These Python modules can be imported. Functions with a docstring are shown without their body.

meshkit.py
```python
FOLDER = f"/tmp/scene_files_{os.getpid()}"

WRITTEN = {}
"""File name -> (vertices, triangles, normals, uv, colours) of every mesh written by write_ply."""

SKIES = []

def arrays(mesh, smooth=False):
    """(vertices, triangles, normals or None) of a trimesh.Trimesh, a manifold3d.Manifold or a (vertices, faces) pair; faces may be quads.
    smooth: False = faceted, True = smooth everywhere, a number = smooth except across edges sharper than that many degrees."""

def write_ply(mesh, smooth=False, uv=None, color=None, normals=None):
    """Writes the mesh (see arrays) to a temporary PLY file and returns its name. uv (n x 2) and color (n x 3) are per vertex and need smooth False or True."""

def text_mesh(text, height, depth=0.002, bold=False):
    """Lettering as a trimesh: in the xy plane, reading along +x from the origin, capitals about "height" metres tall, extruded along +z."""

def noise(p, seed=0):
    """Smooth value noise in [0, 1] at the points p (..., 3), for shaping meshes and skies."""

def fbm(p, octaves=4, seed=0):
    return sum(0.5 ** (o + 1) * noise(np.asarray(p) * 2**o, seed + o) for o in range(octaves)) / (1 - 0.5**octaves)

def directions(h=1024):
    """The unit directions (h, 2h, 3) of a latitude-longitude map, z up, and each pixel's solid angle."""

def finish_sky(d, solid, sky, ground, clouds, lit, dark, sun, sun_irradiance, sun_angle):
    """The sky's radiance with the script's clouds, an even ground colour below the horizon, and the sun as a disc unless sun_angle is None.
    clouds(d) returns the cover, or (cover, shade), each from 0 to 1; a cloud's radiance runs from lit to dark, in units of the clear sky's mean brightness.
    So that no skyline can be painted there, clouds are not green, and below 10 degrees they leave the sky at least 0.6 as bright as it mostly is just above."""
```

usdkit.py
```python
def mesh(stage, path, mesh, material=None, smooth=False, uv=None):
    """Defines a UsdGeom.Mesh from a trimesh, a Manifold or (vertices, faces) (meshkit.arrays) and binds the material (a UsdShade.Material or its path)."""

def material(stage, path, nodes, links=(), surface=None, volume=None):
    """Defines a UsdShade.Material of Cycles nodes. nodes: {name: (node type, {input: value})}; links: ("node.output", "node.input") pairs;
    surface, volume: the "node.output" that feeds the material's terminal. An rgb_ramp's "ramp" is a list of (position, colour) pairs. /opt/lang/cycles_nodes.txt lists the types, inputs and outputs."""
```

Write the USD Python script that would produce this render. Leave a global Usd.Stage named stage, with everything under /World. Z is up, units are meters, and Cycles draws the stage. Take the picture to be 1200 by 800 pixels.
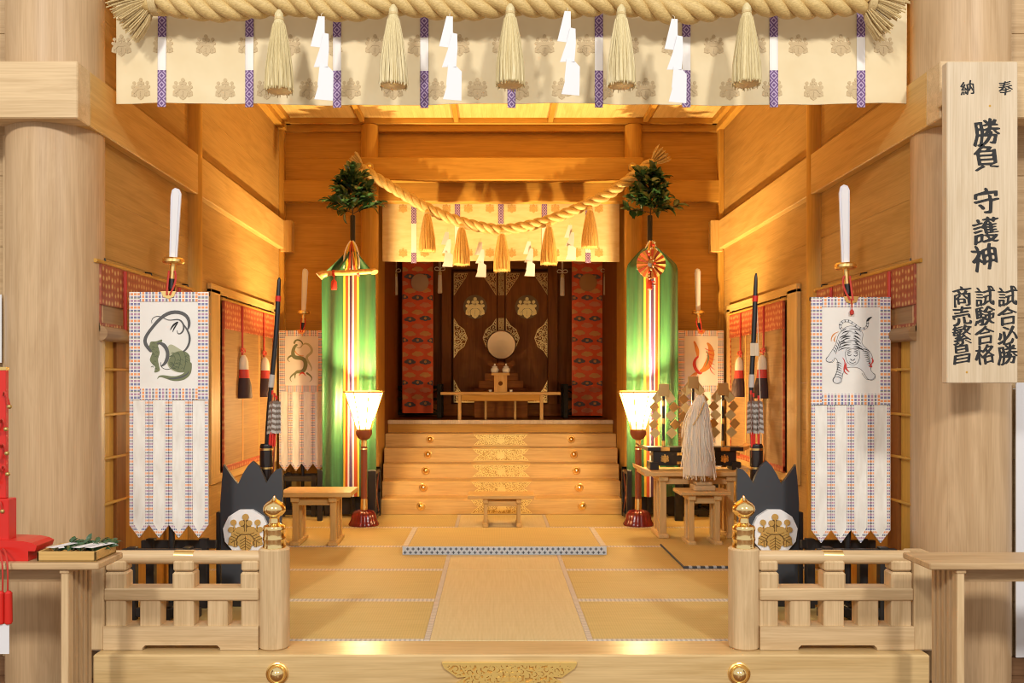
import glob, math, random
import numpy as np, trimesh, usdkit
from pxr import Usd, UsdGeom, UsdLux, UsdShade, Gf, Sdf
from shapely.geometry import Polygon, Point, LineString, MultiPolygon, box as sbox
from shapely import affinity
from shapely.ops import unary_union

PI = math.pi
rnd = random.Random(7)
stage = Usd.Stage.CreateInMemory()
UsdGeom.SetStageUpAxis(stage, 'Z')
UsdGeom.SetStageMetersPerUnit(stage, 1.0)
UsdGeom.Xform.Define(stage, '/World')

# ------------------------------------------------------------------ camera
F, VX, VY = 1040.0, 579.0, 447.0            # pixels of the 1200 x 800 frame
CX, CZ = -0.077, 1.37
cam = UsdGeom.Camera.Define(stage, '/World/camera')
cam.AddTranslateOp().Set((CX, 0, CZ))
cam.AddRotateXOp().Set(90)
cam.CreateHorizontalApertureAttr(36.0)
cam.CreateVerticalApertureAttr(24.0)
cam.CreateFocalLengthAttr(36.0 * F / 1200)
cam.CreateHorizontalApertureOffsetAttr((600 - VX) / 1200 * 36)
cam.CreateVerticalApertureOffsetAttr((VY - 400) / 1200 * 36)
cam.CreateExposureAttr(0.0)

# ------------------------------------------------------------------ light
dome = UsdLux.DomeLight.Define(stage, '/World/hall_ambience')
dome.CreateIntensityAttr(0.22)
dome.CreateColorAttr(Gf.Vec3f(1.0, 0.95, 0.88))
def hall_lamp(name, loc, target, size, power, color):
    l = UsdLux.RectLight.Define(stage, '/World/' + name)
    l.CreateWidthAttr(size); l.CreateHeightAttr(size)
    l.CreateIntensityAttr(power); l.CreateColorAttr(Gf.Vec3f(*color))
    d = np.array(target, float) - np.array(loc, float)
    yaw = math.degrees(math.atan2(d[0], d[1])); pitch = math.degrees(math.atan2(d[2], math.hypot(d[0], d[1])))
    l.AddTranslateOp().Set(tuple(loc)); l.AddRotateZOp().Set(-yaw); l.AddRotateXOp().Set(90 + pitch)
HALL = (1.0, 0.965, 0.90)
hall_lamp('hall_lamp', (-3.4, -4.0, 6.2), (-0.3, 6, 1.2), 0.9, 175.0, HALL)
hall_lamp('hall_lamp_001', (3.6, -4.0, 6.2), (0.3, 6, 1.2), 0.9, 175.0, HALL)
LANTERN_POWER = 6500.0
LANTERN_COLOR = (1.0, 0.70, 0.33)

# ------------------------------------------------------------------ helpers
def UX(px, Y): return CX + (px - VX) / F * Y
def UZ(py, Y): return CZ - (py - VY) / F * Y
used = {}
def numbered(parent, name):
    k = (str(parent), name); n = used.get(k, 0); used[k] = n + 1
    return name if n == 0 else '%s_%03d' % (name, n)
def tag(p, label=None, cat=None, group=None, kind=None):
    if hasattr(p, 'GetPrim'): p = p.GetPrim()
    for k, v in (('label', label), ('category', cat), ('group', group), ('kind', kind)):
        if v: p.SetCustomDataByKey(k, v)
class Thing:
    def __init__(s, name, label, cat, loc=(0, 0, 0), rz=0, group=None, kind=None):
        s.name = name; s.loc = np.array(loc, float); s.rz = rz; s.cat = cat; s.group = group
        s.path = '/World/' + numbered('/World', name)
        x = UsdGeom.Xform.Define(stage, s.path); x.AddTranslateOp().Set(tuple(map(float, loc)))
        if rz: x.AddRotateZOp().Set(rz)
        s.prim = x.GetPrim(); tag(s.prim, label, cat, group, kind)
    def part(s, name, m, mat, parent=None, smooth=35, local=False, label=None, kind=None):
        par = parent or s.path
        p = par + '/' + numbered(par, name)
        if not local:
            m = m.copy(); m.apply_translation(-s.loc)
        g = usdkit.mesh(stage, p, m, M[mat] if isinstance(mat, str) else mat, smooth=smooth)
        tag(g, label, None, None, kind)
        return p
def dup(t, loc, label, rz=0):
    p = '/World/' + numbered('/World', t.name)
    x = UsdGeom.Xform.Define(stage, p); x.AddTranslateOp().Set(tuple(map(float, loc)))
    if rz: x.AddRotateZOp().Set(rz)
    tag(x, label, t.cat, t.group)
    x.GetPrim().GetReferences().AddInternalReference(t.path)
    x.GetPrim().SetInstanceable(True)
    tag(x, label, t.cat, t.group)
    return p
def solo(name, m, mat, label, cat, group=None, kind=None, smooth=35):
    p = '/World/' + numbered('/World', name)
    g = usdkit.mesh(stage, p, m, M[mat], smooth=smooth); tag(g, label, cat, group, kind)
    return p

cat = lambda *ms: trimesh.util.concatenate([m for a in ms for m in (a if isinstance(a, list) else [a])])
def _chamfer_topology():
    pts = []
    for sx in (-1, 1):
        for sy in (-1, 1):
            for sz in (-1, 1):
                for k in range(3):
                    o = [1, 1, 1]; pts.append(([sx, sy, sz], k))
    v = np.array([[s[i] * (1.0 if i == k else 0.8) for i in range(3)] for s, k in pts])
    h = trimesh.Trimesh(v, process=False).convex_hull
    idx = [int(np.argmin(((v - q) ** 2).sum(1))) for q in h.vertices]
    return pts, np.array(idx)[h.faces]
_CP, _CF = _chamfer_topology()
_CS = np.array([s for s, k in _CP], float); _CK = np.array([k for s, k in _CP])
def box(x0, x1, y0, y1, z0, z1, b=0.004):
    lo = np.array([min(x0, x1), min(y0, y1), min(z0, z1)]); hi = np.array([max(x0, x1), max(y0, y1), max(z0, z1)])
    h = (hi - lo) / 2; c = (hi + lo) / 2
    b = min(b, h.min() * 0.45)
    v = _CS * h
    ins = np.full((24, 3), b); ins[np.arange(24), _CK] = 0
    v = v - _CS * ins
    return trimesh.Trimesh(v + c, _CF, process=False)
def lathe(profile, seg=32, loc=(0, 0, 0), ripple=None):
    p = np.array(profile, float); n = len(p); a = np.arange(seg) * 2 * PI / seg
    r = np.repeat(p[:, 0:1], seg, 1)
    if ripple is not None: r = r * ripple(a[None, :], p[:, 1:2])
    v = np.stack([r * np.cos(a), r * np.sin(a), np.repeat(p[:, 1:2], seg, 1)], -1).reshape(-1, 3)
    f = []
    for i in range(n - 1):
        for j in range(seg):
            q = (i * seg + j, i * seg + (j + 1) % seg, (i + 1) * seg + (j + 1) % seg, (i + 1) * seg + j)
            f += [(q[0], q[1], q[2]), (q[0], q[2], q[3])]
    v = list(v)
    for ring, flip in ((0, 1), (n - 1, 0)):
        c = len(v); v.append((0, 0, p[ring, 1]))
        for j in range(seg):
            a0, a1 = ring * seg + j, ring * seg + (j + 1) % seg
            f.append((c, a1, a0) if flip else (c, a0, a1))
    m = trimesh.Trimesh(np.array(v), np.array(f), process=False)
    if p[0, 1] > p[-1, 1]: m.invert()
    m.apply_translation(loc); return m
def cyl(x, y, z0, z1, r, seg=32, b=0.004):
    b = min(b, r * .4)
    return lathe([(r - b, z0), (r, z0 + b), (r, z1 - b), (r - b, z1)], seg, (x, y, 0))
def tube(pts, r, sides=8, caps=True):
    p = np.asarray(pts, float); n = len(p); r = np.broadcast_to(r, (n,))
    t = np.gradient(p, axis=0); t /= np.linalg.norm(t, axis=1, keepdims=True) + 1e-12
    a = np.zeros_like(p); ref = np.array([0, 0, 1.0]) if abs(t[0, 2]) < .9 else np.array([1.0, 0, 0])
    cur = np.cross(t[0], ref); cur /= np.linalg.norm(cur)
    for i in range(n):
        cur = cur - t[i] * (cur @ t[i]); cur /= np.linalg.norm(cur) + 1e-12; a[i] = cur
    b = np.cross(t, a); ang = np.arange(sides) * 2 * PI / sides
    v = p[:, None] + r[:, None, None] * (np.cos(ang)[None, :, None] * a[:, None] + np.sin(ang)[None, :, None] * b[:, None])
    i, j = np.meshgrid(np.arange(n - 1), np.arange(sides), indexing='ij')
    q = np.stack([i * sides + j, i * sides + (j + 1) % sides, (i + 1) * sides + (j + 1) % sides, (i + 1) * sides + j], -1).reshape(-1, 4)
    f = [q[:, [0, 1, 2]], q[:, [0, 2, 3]]]; v = v.reshape(-1, 3)
    if caps:
        v = np.vstack([v, p[0], p[-1]]); k = np.arange(sides)
        f.append(np.stack([np.full(sides, len(v) - 2), (k + 1) % sides, k], 1))
        o = (n - 1) * sides; f.append(np.stack([np.full(sides, len(v) - 1), o + k, o + (k + 1) % sides], 1))
    return trimesh.Trimesh(v, np.vstack(f), process=False)
def sphere(c, r, sc=(1, 1, 1), sub=2):
    m = trimesh.creation.icosphere(sub, r); m.apply_scale(sc); m.apply_translation(c); return m
def polys(g):
    if g.is_empty: return []
    return [p for p in getattr(g, 'geoms', [g]) if p.geom_type == 'Polygon' and p.area > 1e-9]
def extr(g, y0, y1):
    """A shape drawn in x, z stretched from y0 (front) to y1."""
    out = []
    for p in polys(g):
        m = trimesh.creation.extrude_polygon(p, y1 - y0, engine='earcut')
        v = m.vertices; m.vertices = np.stack([v[:, 0], y1 - v[:, 2], v[:, 1]], 1); out.append(m)
    return cat(out)
def xf(m, A, t=(0, 0, 0)):
    A = np.array(A, float); m = m.copy(); m.vertices = m.vertices @ A.T + np.array(t)
    if np.linalg.det(A) < 0: m.invert()
    return m
def rot(m, ang, axis, at=(0, 0, 0)):
    m = m.copy(); m.apply_transform(trimesh.transformations.rotation_matrix(math.radians(ang), axis, at)); return m
def sheet(us, vs, fun, thick):
    """A closed cloth: fun(u, v) gives x, y, z of its front."""
    U, V = np.meshgrid(us, vs, indexing='ij'); x, y, z = fun(U, V)
    a = np.stack([x + 0 * U, y + 0 * U, z + 0 * U], -1); n, k = U.shape
    b = a.copy(); b[..., 1] += thick
    v = np.vstack([a.reshape(-1, 3), b.reshape(-1, 3)]); o = n * k
    I, J = np.meshgrid(np.arange(n - 1), np.arange(k - 1), indexing='ij'); I = I.ravel(); J = J.ravel()
    q = np.stack([I * k + J, (I + 1) * k + J, (I + 1) * k + J + 1, I * k + J + 1], 1)
    f = [q[:, [0, 1, 2]], q[:, [0, 2, 3]], (q + o)[:, [2, 1, 0]], (q + o)[:, [3, 2, 0]]]
    loop = [i * k for i in range(n)] + [(n - 1) * k + j for j in range(1, k)] + [i * k + k - 1 for i in range(n - 2, -1, -1)] + [j for j in range(k - 2, 0, -1)]
    L = np.array(loop); N = np.roll(L, -1)
    f += [np.stack([L, L + o, N + o], 1), np.stack([L, N + o, N], 1)]
    m = trimesh.Trimesh(v, np.vstack(f), process=False)
    if a[-1, 0, 0] < a[0, 0, 0]: m.invert()
    return m
def spline(pts, n=40):
    p = np.array(pts, float); t = np.linspace(0, 1, len(p)); from_ = np.linspace(0, 1, n)
    from scipy.interpolate import CubicSpline
    return CubicSpline(t, p)(from_)
def stroke(pts, w, n=28):
    """A brush stroke: w is a width or the widths along it."""
    p = spline(pts, n) if len(pts) > 2 else np.linspace(pts[0], pts[1], n)
    w = np.interp(np.linspace(0, 1, n), np.linspace(0, 1, np.size(w)), np.atleast_1d(w)) if np.size(w) > 1 else np.full(n, float(w))
    out = []
    for i in range(n - 1):
        out.append(unary_union([Point(p[i]).buffer(max(w[i], 1e-5) / 2, 4), Point(p[i + 1]).buffer(max(w[i + 1], 1e-5) / 2, 4)]).convex_hull)
    return unary_union(out)
def ordinal(i, n):
    names = ['leftmost', 'second from the left', 'third from the left', 'fourth from the left', 'fifth from the left', 'sixth from the left']
    if i == n - 1: return 'rightmost'
    if n % 2 and i == n // 2: return 'middle'
    return names[i]

# ------------------------------------------------------------------ materials
M = {}
def put(name, nodes, links, surface='p.BSDF'):
    M[name] = usdkit.material(stage, '/World/Looks/' + name, nodes, links, surface=surface); return M[name]
def plain(name, col, rough=.5, metal=0., **kw):
    return put(name, {'p': ('principled_bsdf', dict(base_color=col, roughness=rough, metallic=metal, **kw))}, [])
def wood(name, base, dark, axis='x', rough=.5, spec=.3, grain=1.0):
    sc = {'x': (0.9, 9, 9), 'y': (9, 0.9, 9), 'z': (9, 9, 0.9)}[axis]
    fi = {'x': (3, 160, 160), 'y': (160, 3, 160), 'z': (160, 160, 3)}[axis]
    light = tuple(min(1, c * 1.08) for c in base)
    mid = tuple((a + b) / 2 for a, b in zip(base, dark))
    return put(name, {
        'tc': ('texture_coordinate', {}), 'oi': ('object_info', {}),
        'k': ('math', {'math_type': 'multiply', 'value2': 23.0}),
        'cx': ('combine_xyz', {}), 'ad': ('vector_math', {'math_type': 'add'}),
        'm1': ('mapping', {'scale': tuple(s * grain for s in sc)}), 'm2': ('mapping', {'scale': fi}),
        'n1': ('noise_texture', {'scale': 1.6, 'detail': 5.0, 'roughness': .6, 'distortion': .9}),
        'n2': ('noise_texture', {'scale': 1.0, 'detail': 3.0, 'roughness': .6}),
        'r1': ('rgb_ramp', {'ramp': [(0.25, dark), (0.42, mid), (0.55, base), (0.8, light)]}),
        'r2': ('rgb_ramp', {'ramp': [(0.3, (.80, .77, .72)), (0.6, (1, 1, 1))]}),
        'mx': ('mix_color', {'blend_type': 'multiply', 'fac': .75}),
        'b': ('bump', {'strength': .12, 'distance': .004}),
        'p': ('principled_bsdf', {'roughness': rough, 'specular_ior_level': spec})},
        [('tc.object', 'ad.vector1'), ('oi.random', 'k.value1'), ('k.value', 'cx.x'), ('k.value', 'cx.y'), ('k.value', 'cx.z'), ('cx.vector', 'ad.vector2'),
         ('ad.vector', 'm1.vector'), ('ad.vector', 'm2.vector'), ('m1.vector', 'n1.vector'), ('m2.vector', 'n2.vector'),
         ('n1.fac', 'r1.fac'), ('n2.fac', 'r2.fac'), ('r1.color', 'mx.a'), ('r2.color', 'mx.b'), ('mx.result', 'p.base_color'),
         ('n2.fac', 'b.height'), ('b.normal', 'p.normal')])
for ax in 'xyz':
    wood('cedar_' + ax, (.56, .385, .21), (.41, .26, .125), ax, .42)
    wood('pale_' + ax, (.67, .485, .275), (.53, .36, .185), ax, .4)
    wood('bright_' + ax, (.80, .58, .24), (.70, .47, .17), ax, .45)
    wood('honey_' + ax, (.68, .47, .22), (.56, .36, .14), ax, .42)
    wood('hinoki_' + ax, (.62, .39, .135), (.51, .295, .085), ax, .42)
    wood('dark_' + ax, (.25, .088, .020), (.17, .058, .013), ax, .5, .12)
    wood('ochre_' + ax, (.55, .30, .058), (.45, .23, .040), ax, .5, .2)
    wood('wall_' + ax, (.45, .265, .082), (.36, .20, .053), ax, .5, .2)
wood('column_wood', (.57, .39, .222), (.45, .29, .15), 'z', .42, grain=.8)
wood('ledge_wood', (.69, .49, .235), (.58, .39, .165), 'x', .30, .5)
wood('floor_wood', (.23, .12, .06), (.15, .075, .035), 'x', .4)
wood('sign_wood', (.65, .525, .37), (.57, .44, .285), 'z', .5, grain=.7)
plain('gold', (1.0, .70, .27), .26, 1.0)
plain('gold_bright', (1.0, .76, .36), .10, 1.0)
plain('gold_flat', (.68, .42, .12), .45, .5)
plain('gold_leaf', (.90, .64, .20), .33, .55)
plain('gold_spark', (1.0, .76, .26), .32, .6)
plain('gold_door', (.78, .54, .20), .35, .7)
plain('gold_back', (.52, .31, .07), .5, .4)
plain('gold_brown', (.20, .12, .04), .5, .3)
plain('gold_dull', (.52, .36, .13), .42, .8)
plain('bronze_paper', (.60, .42, .17), .34, .75)
plain('brass', (.85, .58, .22), .3, 1.0)
plain('black_lacquer', (.012, .011, .012), .38)
plain('black_matte', (.014, .013, .013), .7, specular_ior_level=.15)
plain('black_wood', (.018, .015, .014), .4)
plain('charcoal', (.040, .043, .050), .5)
plain('red_lacquer', (.62, .022, .015), .28)
plain('maroon', (.16, .012, .010), .18)
plain('redbrown', (.22, .055, .022), .3)
plain('white_paper', (.72, .72, .75), .6)
plain('plaque_white', (.84, .83, .82), .45)
plain('white_blade', (.64, .64, .70), .3)
plain('porcelain', (.80, .78, .74), .2)
plain('tiger_white', (.66, .66, .66), .8)
plain('ink', (.012, .012, .013), .7)
plain('ink_grey', (.10, .10, .10), .8)
plain('ink_green', (.17, .19, .10), .8)
plain('ink_moss', (.08, .10, .055), .8)
plain('ink_pale', (.42, .42, .28), .8)
plain('ink_red', (.55, .05, .04), .8)
plain('ink_orange', (.62, .24, .06), .8)
plain('red_cord', (.50, .035, .02), .6)
plain('dark_tassel', (.035, .012, .012), .7)
plain('cream_cord', (.70, .62, .48), .6)
plain('leaf', (.040, .095, .036), .17, specular_ior_level=.85)
plain('stem', (.07, .045, .02), .6)
plain('mirror', (.62, .50, .36), .28, 1.0)
plain('quiver', (.02, .012, .01), .2)
plain('feather_white', (.46, .42, .38), .7)
plain('feather_dark', (.17, .12, .09), .7)
plain('silk_yellow', (.78, .52, .06), .45)
plain('silk_maroon', (.22, .03, .015), .5)
plain('silk_red', (.55, .09, .03), .45)
plain('silk_purple', (.08, .035, .10), .45)
plain('silk_white', (.80, .76, .72), .45)
plain('purple', (.16, .08, .24), .6)
plain('crest_print', (.56, .42, .23), .6)
plain('crest_print_gold', (.55, .36, .12), .5)
plain('stud_blue', (.05, .07, .11), .5)
def fabric(name, c1, c2, scale=(1, 1, 1), rough=.75, weave=500., sheen=.2):
    return put(name, {
        'tc': ('texture_coordinate', {}), 'm': ('mapping', {'scale': scale}),
        'n': ('noise_texture', {'scale': 6.0, 'detail': 4.0}), 'w': ('noise_texture', {'scale': weave, 'detail': 1.0}),
        'r': ('rgb_ramp', {'ramp': [(.3, c2), (.65, c1)]}), 'b': ('bump', {'strength': .15, 'distance': .002}),
        'p': ('principled_bsdf', {'roughness': rough, 'sheen_weight': sheen})},
        [('tc.object', 'm.vector'), ('m.vector', 'n.vector'), ('tc.object', 'w.vector'), ('n.fac', 'r.fac'), ('r.color', 'p.base_color'), ('w.fac', 'b.height'), ('b.normal', 'p.normal')])
fabric('noren', (.78, .65, .41), (.74, .60, .36))
fabric('noren_gold', (.74, .60, .33), (.66, .50, .24), (1, 1, 4))
fabric('banner_white', (.80, .77, .72), (.74, .71, .66))
fabric('banner_tail', (.82, .79, .73), (.72, .68, .61), (6, 1, 1.5))
fabric('green_silk', (.026, .115, .034), (.018, .08, .023), (8, 8, .4), .38, 900., .3)
fabric('straw', (.68, .52, .26), (.50, .36, .15), (30, 30, 3), .6, 300., .1)
fabric('straw_rope', (.70, .50, .20), (.48, .32, .11), (8, 40, 40), .55, 300., .1)
put('hemp_white', {'p': ('principled_bsdf', {'base_color': (.95, .92, .85), 'roughness': .7}), 't': ('translucent_bsdf', {'color': (.98, .95, .90)}), 'm': ('mix_closure', {'fac': .40})}, [('p.BSDF', 'm.closure1'), ('t.BSDF', 'm.closure2')], 'm.closure')
fabric('gold_tassel', (.78, .50, .16), (.58, .34, .08), (40, 40, 3), .45)
fabric('cream_tassel', (.72, .60, .33), (.56, .44, .20), (60, 60, 3), .4)
fabric('brocade_gold', (.72, .44, .14), (.50, .24, .06), (6, 6, 6), .4)
fabric('red_backing', (.30, .02, .02), (.22, .015, .015))
def stripes(name, axis, freq, cols, base=(.80, .77, .72), cross=0., rough=.7):
    """Woven stripes across one axis, with pale threads along the other."""
    sep = {'x': 'x', 'z': 'z'}[axis]; oth = {'x': 'z', 'z': 'x'}[axis]
    n = len(cols); ramp = [(i / n, c) for i, c in enumerate(cols)]
    return put(name, {
        'tc': ('texture_coordinate', {}), 's': ('separate_xyz', {}),
        'a': ('math', {'math_type': 'multiply', 'value2': freq}), 'f': ('math', {'math_type': 'fraction'}),
        'off': ('math', {'math_type': 'add', 'value2': 40.0}),
        'r': ('rgb_ramp', {'ramp': ramp, 'interpolate': False}),
        'c': ('math', {'math_type': 'multiply', 'value2': cross}), 'cf': ('math', {'math_type': 'fraction'}), 'off2': ('math', {'math_type': 'add', 'value2': 40.0}),
        'lt': ('math', {'math_type': 'less_than', 'value2': .24 if cross else -1.}),
        'mx': ('mix_color', {'blend_type': 'mix', 'b': base}),
        'p': ('principled_bsdf', {'roughness': rough, 'sheen_weight': .1})},
        [('tc.object', 's.vector'), ('s.' + sep, 'a.value1'), ('a.value', 'off.value1'), ('off.value', 'f.value1'), ('f.value', 'r.fac'),
         ('s.' + oth, 'c.value1'), ('c.value', 'off2.value1'), ('off2.value', 'cf.value1'), ('cf.value', 'lt.value1'), ('r.color', 'mx.a'), ('lt.value', 'mx.fac'), ('mx.result', 'p.base_color')])
W_, O_, B_, P_, G_ = (.80, .76, .71), (.80, .32, .13), (.20, .21, .36), (.44, .26, .36), (.26, .27, .21)
PLAID = [O_, O_, W_, B_, B_, W_, P_, P_, W_, G_, B_, W_]
stripes('plaid_z', 'z', 12.8, PLAID, cross=48.)
stripes('plaid_x', 'x', 12.8, PLAID, cross=48.)
stripes('plaid_tail', 'z', 14.5, PLAID, cross=105.)
def ornate(name, cols, scale, rough=.6):
    """Brocade: small repeating flowers in woven colours."""
    return put(name, {
        'tc': ('texture_coordinate', {}), 'm': ('mapping', {'scale': scale}),
        'v': ('voronoi_texture', {'scale': 1.0, 'randomness': .25, 'feature': 'f1'}),
        'r': ('rgb_ramp', {'ramp': cols}), 'p': ('principled_bsdf', {'roughness': rough})},
        [('tc.object', 'm.vector'), ('m.vector', 'v.vector'), ('v.distance', 'r.fac'), ('r.color', 'p.base_color')])
ornate('brocade_screen', [(.0, (.62, .44, .22)), (.22, (.50, .28, .10)), (.36, (.34, .08, .035)), (.7, (.26, .06, .03))], (0, 26, 22))
ornate('brocade_bright', [(.0, (.62, .36, .13)), (.26, (.52, .20, .06)), (.40, (.40, .065, .018)), (.8, (.34, .05, .014))], (0, 24, 20))
plain('brocade_red', (.80, .12, .025), .6)
plain('cloud_gold', (.74, .34, .09), .6)
plain('moon_gold', (.50, .26, .07), .5, .3)
plain('moon_pale', (.52, .36, .22), .6)
plain('cloud_blue', (.12, .10, .10), .6)
plain('cloud_pale', (.76, .26, .11), .6)
def reeds(name, c1, c2):
    return put(name, {
        'tc': ('texture_coordinate', {}), 'w': ('wave_texture', {'wave_type': 'bands', 'bands_direction': 'z', 'scale': 28.0, 'distortion': 0.}),
        'm': ('mapping', {'scale': (2, 2, 70)}), 'n': ('noise_texture', {'scale': 1.0, 'detail': 3.0}), 'r': ('rgb_ramp', {'ramp': [(.25, c2), (.7, c1)]}),
        'mx': ('mix_color', {'blend_type': 'multiply', 'fac': .0}), 'b': ('bump', {'strength': .1, 'distance': .004}), 'p': ('principled_bsdf', {'roughness': .6})},
        [('tc.object', 'w.vector'), ('tc.object', 'm.vector'), ('m.vector', 'n.vector'), ('n.fac', 'r.fac'), ('r.color', 'mx.a'), ('w.color', 'mx.b'), ('mx.result', 'p.base_color'), ('n.fac', 'b.height'), ('b.normal', 'p.normal')])
reeds('reed', (.36, .195, .058), (.26, .13, .036))
reeds('reed_dark', (.34, .20, .09), (.24, .13, .055))
def tatami(name, axis, c1, c2):
    """Rush weave: fine ribs along one axis."""
    st = {'x': (1.5, 40, 1), 'y': (40, 1.5, 1)}[axis]
    return put(name, {
        'tc': ('texture_coordinate', {}), 'oi': ('object_info', {}), 'k': ('math', {'math_type': 'multiply', 'value2': 17.}), 'cx': ('combine_xyz', {}), 'ad': ('vector_math', {'math_type': 'add'}),
        'm': ('mapping', {'scale': st}), 'n': ('noise_texture', {'scale': 2.0, 'detail': 4.0, 'roughness': .6}),
        'w': ('wave_texture', {'wave_type': 'bands', 'bands_direction': 'y' if axis == 'x' else 'x', 'scale': 55.0, 'distortion': 0.}),
        'w2': ('wave_texture', {'wave_type': 'bands', 'bands_direction': axis, 'scale': 22.0, 'distortion': 0.}),
        'r': ('rgb_ramp', {'ramp': [(.3, c2), (.65, c1)]}), 'mx': ('mix_color', {'blend_type': 'multiply', 'fac': .10}), 'm3': ('mix_color', {'blend_type': 'multiply', 'fac': .10}),
        'b': ('bump', {'strength': .12, 'distance': .002}), 'p': ('principled_bsdf', {'roughness': .60, 'specular_ior_level': .22})},
        [('tc.object', 'ad.vector1'), ('oi.random', 'k.value1'), ('k.value', 'cx.x'), ('k.value', 'cx.y'), ('cx.vector', 'ad.vector2'), ('ad.vector', 'm.vector'), ('m.vector', 'n.vector'),
         ('tc.object', 'w.vector'), ('tc.object', 'w2.vector'), ('n.fac', 'r.fac'), ('r.color', 'mx.a'), ('w.color', 'mx.b'), ('mx.result', 'm3.a'), ('w2.color', 'm3.b'), ('m3.result', 'p.base_color'), ('w.fac', 'b.height'), ('b.normal', 'p.normal')])
tatami('rush_x', 'x', (.63, .475, .19), (.55, .405, .145))
tatami('rush_y', 'y', (.70, .57, .31), (.64, .505, .255))
def cordedge(name, direction):
    return put(name, {
        'tc': ('texture_coordinate', {}), 'w': ('wave_texture', {'wave_type': 'bands', 'bands_direction': direction, 'scale': 12.0}),
        'r': ('rgb_ramp', {'ramp': [(.35, (.44, .38, .31)), (.55, (.60, .53, .43))]}), 'p': ('principled_bsdf', {'roughness': .7})},
        [('tc.object', 'w.vector'), ('w.fac', 'r.fac'), ('r.color', 'p.base_color')])
cordedge('mat_edge_x', 'x'); cordedge('mat_edge_y', 'y')
plain('edge_blue', (.50, .54, .58), .7)
plain('edge_dark', (.06, .07, .09), .7)
def ribbon(name, x0, spacing, half, zf):
    """Purple braid of nested diamonds."""
    return put(name, {
        'tc': ('texture_coordinate', {}), 's': ('separate_xyz', {}),
        'sx': ('math', {'math_type': 'subtract', 'value2': x0}), 'ox': ('math', {'math_type': 'add', 'value2': spacing * 50}), 'px': ('math', {'math_type': 'pingpong', 'value2': spacing / 2}),
        'pz': ('math', {'math_type': 'pingpong', 'value2': zf}),
        'kx': ('math', {'math_type': 'multiply', 'value2': 1.0 / half}), 'kz': ('math', {'math_type': 'multiply', 'value2': 1.0 / zf}),
        'ad': ('math', {'math_type': 'add'}), 'kk': ('math', {'math_type': 'multiply', 'value2': 1.3}), 'f': ('math', {'math_type': 'fraction'}),
        'r': ('rgb_ramp', {'ramp': [(0, (.13, .06, .19)), (.55, (.46, .34, .52))], 'interpolate': False}), 'p': ('principled_bsdf', {'roughness': .6})},
        [('tc.object', 's.vector'), ('s.x', 'sx.value1'), ('sx.value', 'ox.value1'), ('ox.value', 'px.value1'), ('s.z', 'pz.value1'), ('px.value', 'kx.value1'), ('pz.value', 'kz.value1'),
         ('kx.value', 'ad.value1'), ('kz.value', 'ad.value2'), ('ad.value', 'kk.value1'), ('kk.value', 'f.value1'), ('f.value', 'r.fac'), ('r.color', 'p.base_color')])
put('lamp_paper', {'t': ('transparent_bsdf', {'color': (1, .97, .92)}), 'l': ('translucent_bsdf', {'color': (.42, .39, .34)}), 'm': ('mix_closure', {'fac': .89})},
    [('t.BSDF', 'm.closure1'), ('l.BSDF', 'm.closure2')], 'm.closure')

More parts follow.
